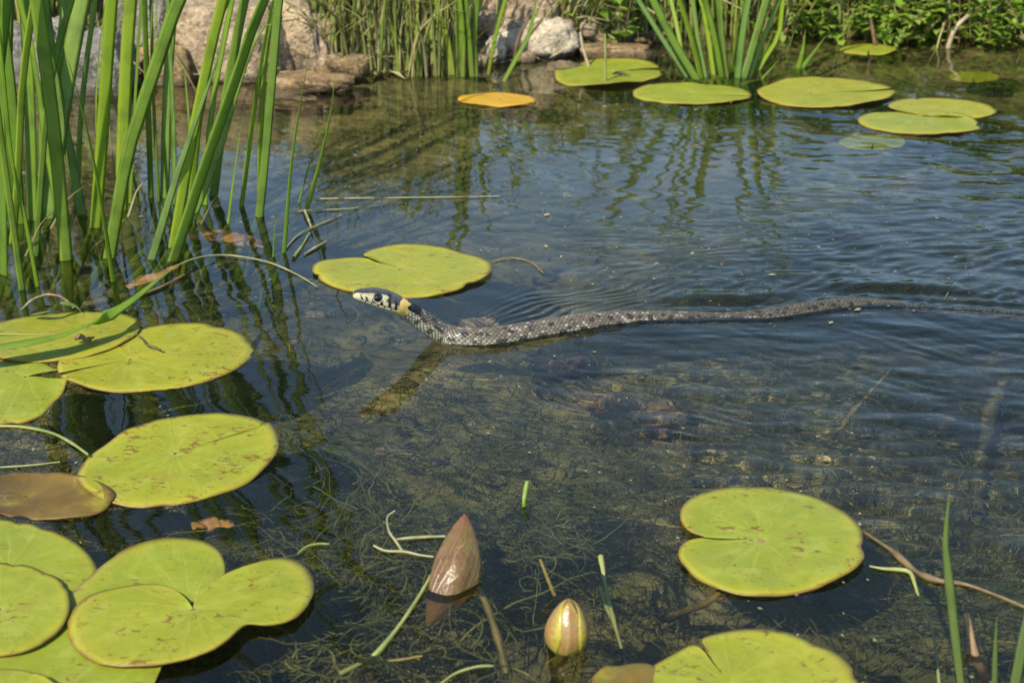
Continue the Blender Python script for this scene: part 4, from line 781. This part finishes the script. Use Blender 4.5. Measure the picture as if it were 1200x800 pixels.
bn = k.noise(k.coord(), 420, 4, .65); col = k.mix(k.rng(bn, .5, .65, 0, .6), col, (.16, .13, .02)); col = k.mix(k.rng(bn, .45, .3, 0, .6), col, (.20, .05, .035)); col = k.mix(k.rng(k.math('ABSOLUTE', lu), .10, .0, 0, .4), col, (.33, .24, .12)); col = k.mix(k.rng(lv_, .25, .0, 0, .8), col, (.28, .24, .03)); k.base(col); k.bump(k.math('ADD', n1, bn), .4, .0008); M['sepal'] = k.m
bc = at(663, 764, -.002); bt = atY(667, 701, bc[1] + .004); bw = 49 * mpp(bc) / 2
t = thing('flower_bud', bc, 'pinkish yellow water lily bud just above the surface', 'flower bud')
brad = lambda q: bw * np.clip(np.sin(np.pi * (.06 + .94 * np.clip(q, 0, 1)) ** .80), 0, 1) ** .62 * (1 - .10 * q) * .96 + .0001
v, f, lv, an = lathe([bc, (bc + bt) / 2, bt], brad, 30, 26); mk('petals', v, f, M['roll'], t, attrs={'lv': ('FLOAT', lv * .3)}).name = 'petal_core'
C = spline([bc, (bc + bt) / 2, bt], 22); T, L, N = frames(C, (0, -1, .3))
for q, off in ((-102, .0), (-8, .05), (90, 0), (172, .05)):
    qs = np.linspace(0, 1, 22); us = np.linspace(-1, 1, 13); rr = brad(qs) * (1.03 + off)
    wdt = R(66) * np.clip(np.sin(np.pi * (.12 + .86 * qs)), 0, 1) ** .6
    aa = R(q) + us[None] * wdt[:, None] ; bulge = 1 + .05 * np.exp(-(us[None] / .14) ** 2) + .03 * (1 - us[None] ** 2)
    top = C[:, None] + (L[:, None] * np.cos(aa)[..., None] + N[:, None] * np.sin(aa)[..., None]) * (rr[:, None] * bulge)[..., None]
    inn = C[:, None] + (L[:, None] * np.cos(aa)[..., None] + N[:, None] * np.sin(aa)[..., None]) * (rr[:, None] * (bulge - .05))[..., None]
    n_, m_ = 22, 13; g = gridfaces(n_, m_); i = np.arange(n_ * m_).reshape(n_, m_); K = n_ * m_
    loop = np.concatenate([i[0, :], i[1:, -1], i[-1, -2::-1], i[-2:0:-1, 0]]); nx = np.roll(loop, -1)
    mk('sepal', np.concatenate([top.reshape(-1, 3), inn.reshape(-1, 3)]), np.concatenate([g, g[:, ::-1] + K, np.stack([loop, loop + K, nx + K, nx], -1)]), M['sepal'], t, attrs={'lu': ('FLOAT', np.tile(us, n_ * 2)), 'lv': ('FLOAT', np.tile(np.repeat(qs, m_), 2))})
mk('flower_stalk', *tube([bc + [0, 0, .002], at(660, 782, -.012), at(654, 815, -.035)], [.0022, .0026], 10, 8)[:2], M['oldstem'], t)

# ------------------------------------------------------------------ the grass snake
n, kk = 1900, 128
C = spline(SPINE, n); seg = np.linalg.norm(np.diff(C, axis=0), axis=1); s = np.concatenate([[0], np.cumsum(seg)])
un = np.linspace(0, s[-1], n); un = np.concatenate([np.linspace(0, .0012, 14) ** 1.0, un[un > .0013]]); n = len(un)
C = np.stack([np.interp(un, s, C[:, i]) for i in range(3)], -1); s = un
for _ in range(30): C[1:-1] = (C[:-2] + 2 * C[1:-1] + C[2:]) / 4
HL = .0306; t = s / HL
T, L, N = frames(C)
ipl = lambda xs, ys: np.interp(t, xs, ys)
sm = lambda a, k=9: np.convolve(np.pad(a, k, mode='edge'), np.ones(2 * k + 1) / (2 * k + 1), 'valid')
tx = [0, .015, .05, .1, .2, .35, .5, .7, .85, 1.0, 1.15, 1.5, 2.2, 3.6, 6, 14, 18]
hu = ipl(tx, np.array([0, 1.9, 2.6, 3.0, 3.6, 4.5, 4.9, 4.9, 4.8, 4.8, 5.0, 5.2, 5.8, 6.9, 6.9, 6.4, 4.0]) * 1e-3)
hb = ipl(tx, np.array([0, 1.8, 2.4, 2.8, 3.6, 4.6, 5.5, 5.9, 5.8, 5.4, 5.2, 5.3, 5.8, 6.9, 6.9, 6.4, 4.0]) * 1e-3)
hw = ipl(tx, np.array([0, 2.1, 3.2, 3.9, 4.8, 5.9, 6.9, 7.6, 7.3, 6.2, 5.5, 5.4, 6.0, 7.0, 7.1, 6.6, 4.2]) * 1e-3)
far = sst(.10, .16, t)
hu, hb, hw = [sm(a) * far + a * (1 - far) for a in (hu, hb, hw)]
TH = np.linspace(-math.pi, math.pi, kk, endpoint=False); TT, SS = np.meshgrid(TH, s); tt = SS / HL
pw = (2.5 - .5 * sst(.9, 1.3, tt)); ce, se = np.cos(TT), np.sin(TT)
ex = np.sign(ce) * np.abs(ce) ** (2 / pw); ey = np.sign(se) * np.abs(se) ** (2 / pw)
a1 = hw[:, None] * ex; a2 = np.where(se > 0, hu[:, None], hb[:, None]) * ey
deg = np.degrees(TT); dg = np.where(np.abs(deg) > 90, np.sign(deg) * 180 - deg, deg)      # both flanks alike: -90 belly .. 0 side .. 90 back
dg = np.where(deg == -180, 0, dg)
# scales on the body
la = .0027; nrow = 28; u = SS / la; vv = TT / (2 * math.pi) * nrow
best = np.full(u.shape, 9.); sec = np.full(u.shape, 9.); bi = np.zeros(u.shape, int); bj = np.zeros(u.shape, int); bdu = np.zeros(u.shape); bdv = np.zeros(u.shape)
for dj in (-1, 0, 1):
    j = np.round(vv).astype(int) + dj; o = .5 * (np.mod(j, 2))
    for di in (-1, 0, 1):
        i = np.round(u - o).astype(int) + di; du = u - o - i; dv = vv - j; d = np.sqrt((du * 1.15) ** 2 + (dv * .80) ** 2)
        nb = d < best; sec = np.where(nb, best, np.minimum(sec, d)); bi = np.where(nb, i, bi); bj = np.where(nb, np.mod(j, nrow), bj); bdu = np.where(nb, du, bdu); bdv = np.where(nb, dv, bdv); best = np.where(nb, d, best)
edge = sec - best; sk = sst(.0, .22, edge); onb = sst(1.02, 1.12, tt)
hgt = onb * (.00030 * sk + .00016 * (bdu + .5) * sk + .00007 * np.clip(1 - np.abs(bdv) * 4, 0, 1))
# head relief: brow ridge, mouth groove, plates
hd = 1 - sst(.95, 1.05, tt)
hgt += hd * (.00050 * np.exp(-((dg - 42) / 12) ** 2) * np.exp(-((tt - .38) / .16) ** 2) - .00030 * np.exp(-((dg + 20) / 4) ** 2) * sst(.03, .1, tt) * sst(.86, .78, tt))
rx = np.hypot(a1, a2) + 1e-9
V = C[:, None] + L[:, None] * (a1 * (1 + hgt / rx))[..., None] + N[:, None] * (a2 * (1 + hgt / rx))[..., None]
# colours
h1 = hash2(bi, bj, 5); h2 = hash2(bi, bj, 9)
def lerp(a, b, f): return a + (np.asarray(b, float) - a) * f[..., None]
back = np.array([.165, .140, .098]); col = np.broadcast_to(back, u.shape + (3,)).copy() * (.72 + .55 * h1[..., None] ** 1.3)
side = sst(26, -6, dg + 12 * (h2 - .5)) * (.55 + .45 * sst(7, 3, tt)); col = lerp(col, np.array([.52, .49, .35]), side * (.55 + .45 * h1))
per = np.mod(SS / .0125, 1); alt = np.mod(np.floor(SS / .0125), 2)
rowd = np.abs(dg - 12) < 10; bar = (np.abs(per - .5) < .20) & rowd & (h2 < .9)
bar2 = (np.abs(np.mod(per + .5, 1) - .5) < .13) & (np.abs(dg - 50) < 13) & (h2 < .75)
rnk = (h2 > .945) & (dg > -10)
blk = (bar | bar2 | rnk).astype(float); lbar = ((np.abs(np.mod(SS / .0098 + .3, 1) - .5) < .16) & (dg < -8) & (dg > -46)).astype(float)
col = lerp(col, (.018, .018, .017), np.maximum(blk * .85, lbar * .75))
col = col * (1 - .42 * sst(4.5, 8, tt))[..., None]
col = lerp(col, (.42, .40, .32), sst(9, 5, tt) * ((h1 > .86) & (dg > 15) & (blk < .5)).astype(float) * .6)
col = lerp(col, (.022, .021, .019), (1 - sst(.06, .24, edge)) * .92)
vent = sst(-58, -66, dg); col = lerp(col, (.34, .33, .24), vent); col = lerp(col, (.03, .03, .03), vent * (np.mod(SS / .0042, 1) < .12))
col = lerp(col, (.025, .027, .03), vent * sst(2.2, 3.5, tt) * .8)
# neck: black patch, yellow collar
wob = .05 * vnoise(TT * 3.5, SS * 700, 4)
bp = sst(.985, 1.0, tt + wob + .07 * sst(40, 80, dg)) * sst(1.34, 1.30, tt + wob + .09 * sst(20, -8, dg)) * sst(-2, 5, dg + 6 * vnoise(SS * 900, TT * 2, 8))
hc = np.broadcast_to(np.array([.55, .51, .33]), u.shape + (3,)).copy() * (.82 + .2 * vnoise(SS * 700, TT * 9, 12))[..., None]
hc = lerp(hc, np.array([.50, .40, .20]), sst(.10, .03, tt)); hc = lerp(hc, (.44, .40, .25), sst(-35, -55, dg))
capl = 42 - 14 * sst(.5, .62, tt) + 3 * vnoise(SS * 1500, TT * 0, 3); cap = sst(-2, 3, dg - capl)
hc = lerp(hc, (.036, .035, .034), cap)
lor = sst(.20, .26, tt) * sst(.34, .30, tt) * sst(12, 16, dg) * (vnoise(SS * 1600, TT * 9, 6) > .0); hc = lerp(hc, (.05, .05, .045), lor * .8)
hc = lerp(hc, (.30, .27, .17), sst(.34, .30, tt) * sst(16, 22, dg) * sst(44, 40, dg) * .7)
tmp = sst(.545, .565, tt - .02 * (dg - 20) / 10) * sst(.83, .80, tt) * sst(1, 5, dg); hc = lerp(hc, (.060, .062, .060), tmp)
hc = lerp(hc, (.012, .012, .013), sst(.56, .575, tt) * sst(.62, .60, tt) * sst(4, 8, dg))
for b, bw_, top in ((.125, .022, 8), (.21, .025, 9), (.325, .032, 5), (.465, .038, 10), (.615, .038, 22), (.735, .034, 22)):
    m = sst(bw_, bw_ * .6, np.abs(tt - b + .0016 * (dg + 5))) * sst(top + 4, top, dg) * sst(-20, -17, dg); hc = lerp(hc, (.012, .012, .012), m)
for b in (.20, .31, .43, .55, .68): hc = lerp(hc, (.02, .02, .018), sst(.014, .008, np.abs(tt - b)) * sst(-18, -20, dg) * sst(-38, -34, dg))
hc = lerp(hc, (.015, .014, .012), sst(3.4, 1.8, np.abs(dg + 20)) * sst(.015, .05, tt) * sst(.87, .82, tt))
hc = lerp(hc, (.02, .018, .016), np.exp(-((tt - .095) / .016) ** 2 - ((dg - 22) / 7) ** 2))
cl0 = .765 + .05 * sst(15, 60, dg) + .03 * sst(0, -30, dg); coll = sst(0, .012, tt - cl0 - wob * .5) * sst(-44, -34, dg)
hc = lerp(hc, np.array([.86, .52, .10]), coll); hc = lerp(hc, (.80, .62, .27), coll * (vnoise(SS * 1200, TT * 8, 2) > .15) * .8)
hc = lerp(hc, (.05, .05, .05), coll * sst(70, 84, dg))
f_ = sst(1.02, 1.05, tt + wob); col = lerp(hc, 0, f_ * 0) * (1 - f_[..., None]) + col * f_[..., None]
col = col * np.where(tt > 1.3, .82, 1.0)[..., None]
col = lerp(col, (.004, .004, .004), bp)
# eyes
ti, ei = .385, 17
row = int(np.argmin(np.abs(t - ti)))
eyes = []
for sgn in (0, 1):
    thd = R(ei) if sgn == 0 else math.pi - R(ei); cidx = int(np.argmin(np.abs(TH - thd))); P = V[row, cidx]; nrm = (V[row, cidx] - C[row]); nrm /= np.linalg.norm(nrm)
    d = np.linalg.norm(V - P, axis=-1); m = (tt < .8).astype(float)
    col = lerp(col, (.56, .53, .42), m * sst(.0031, .0028, d) * (dg < 30)); col = lerp(col, (.02, .02, .02), m * sst(.00275, .0025, d)); eyes.append((P, nrm))
colA = np.concatenate([col, np.ones(col.shape[:2] + (1,))], -1).reshape(-1, 4)
SN = thing('grass_snake', (BODYC[0][0], BODYC[0][1], 0), 'grey grass snake with yellow collar swimming left with its head raised', 'snake')
mk('body', V.reshape(-1, 3), gridfaces(n, kk, True), M['snake'], SN, attrs={'Col': ('FLOAT_COLOR', colA)})
k = NT('snake_eye', .04, .8); d = k.attr('lv'); k.base(k.ramp(d, (0, (.003, .003, .003)), (.50, (.004, .003, .003)), (.56, (.10, .055, .025)), (.74, (.045, .028, .016)), (.86, (.012, .011, .01)))); M['eye'] = k.m
for P, nrm in eyes:
    ax = np.cross(nrm, [0, 0, 1]); ax /= np.linalg.norm(ax); bx = np.cross(ax, nrm); ph = np.linspace(0, math.pi * .62, 16); aa = np.linspace(0, 2 * math.pi, 28, endpoint=False); r = .00215
    c = P - nrm * r * .62; v = c + r * (nrm * np.cos(ph)[:, None, None] + (ax * np.cos(aa)[None, :, None] + bx * np.sin(aa)[None, :, None]) * np.sin(ph)[:, None, None])
    mk('eye', v.reshape(-1, 3), gridfaces(16, 28, True)[:, ::-1], M['eye'], SN, attrs={'lv': ('FLOAT', np.repeat(ph / ph[-1], 28))})
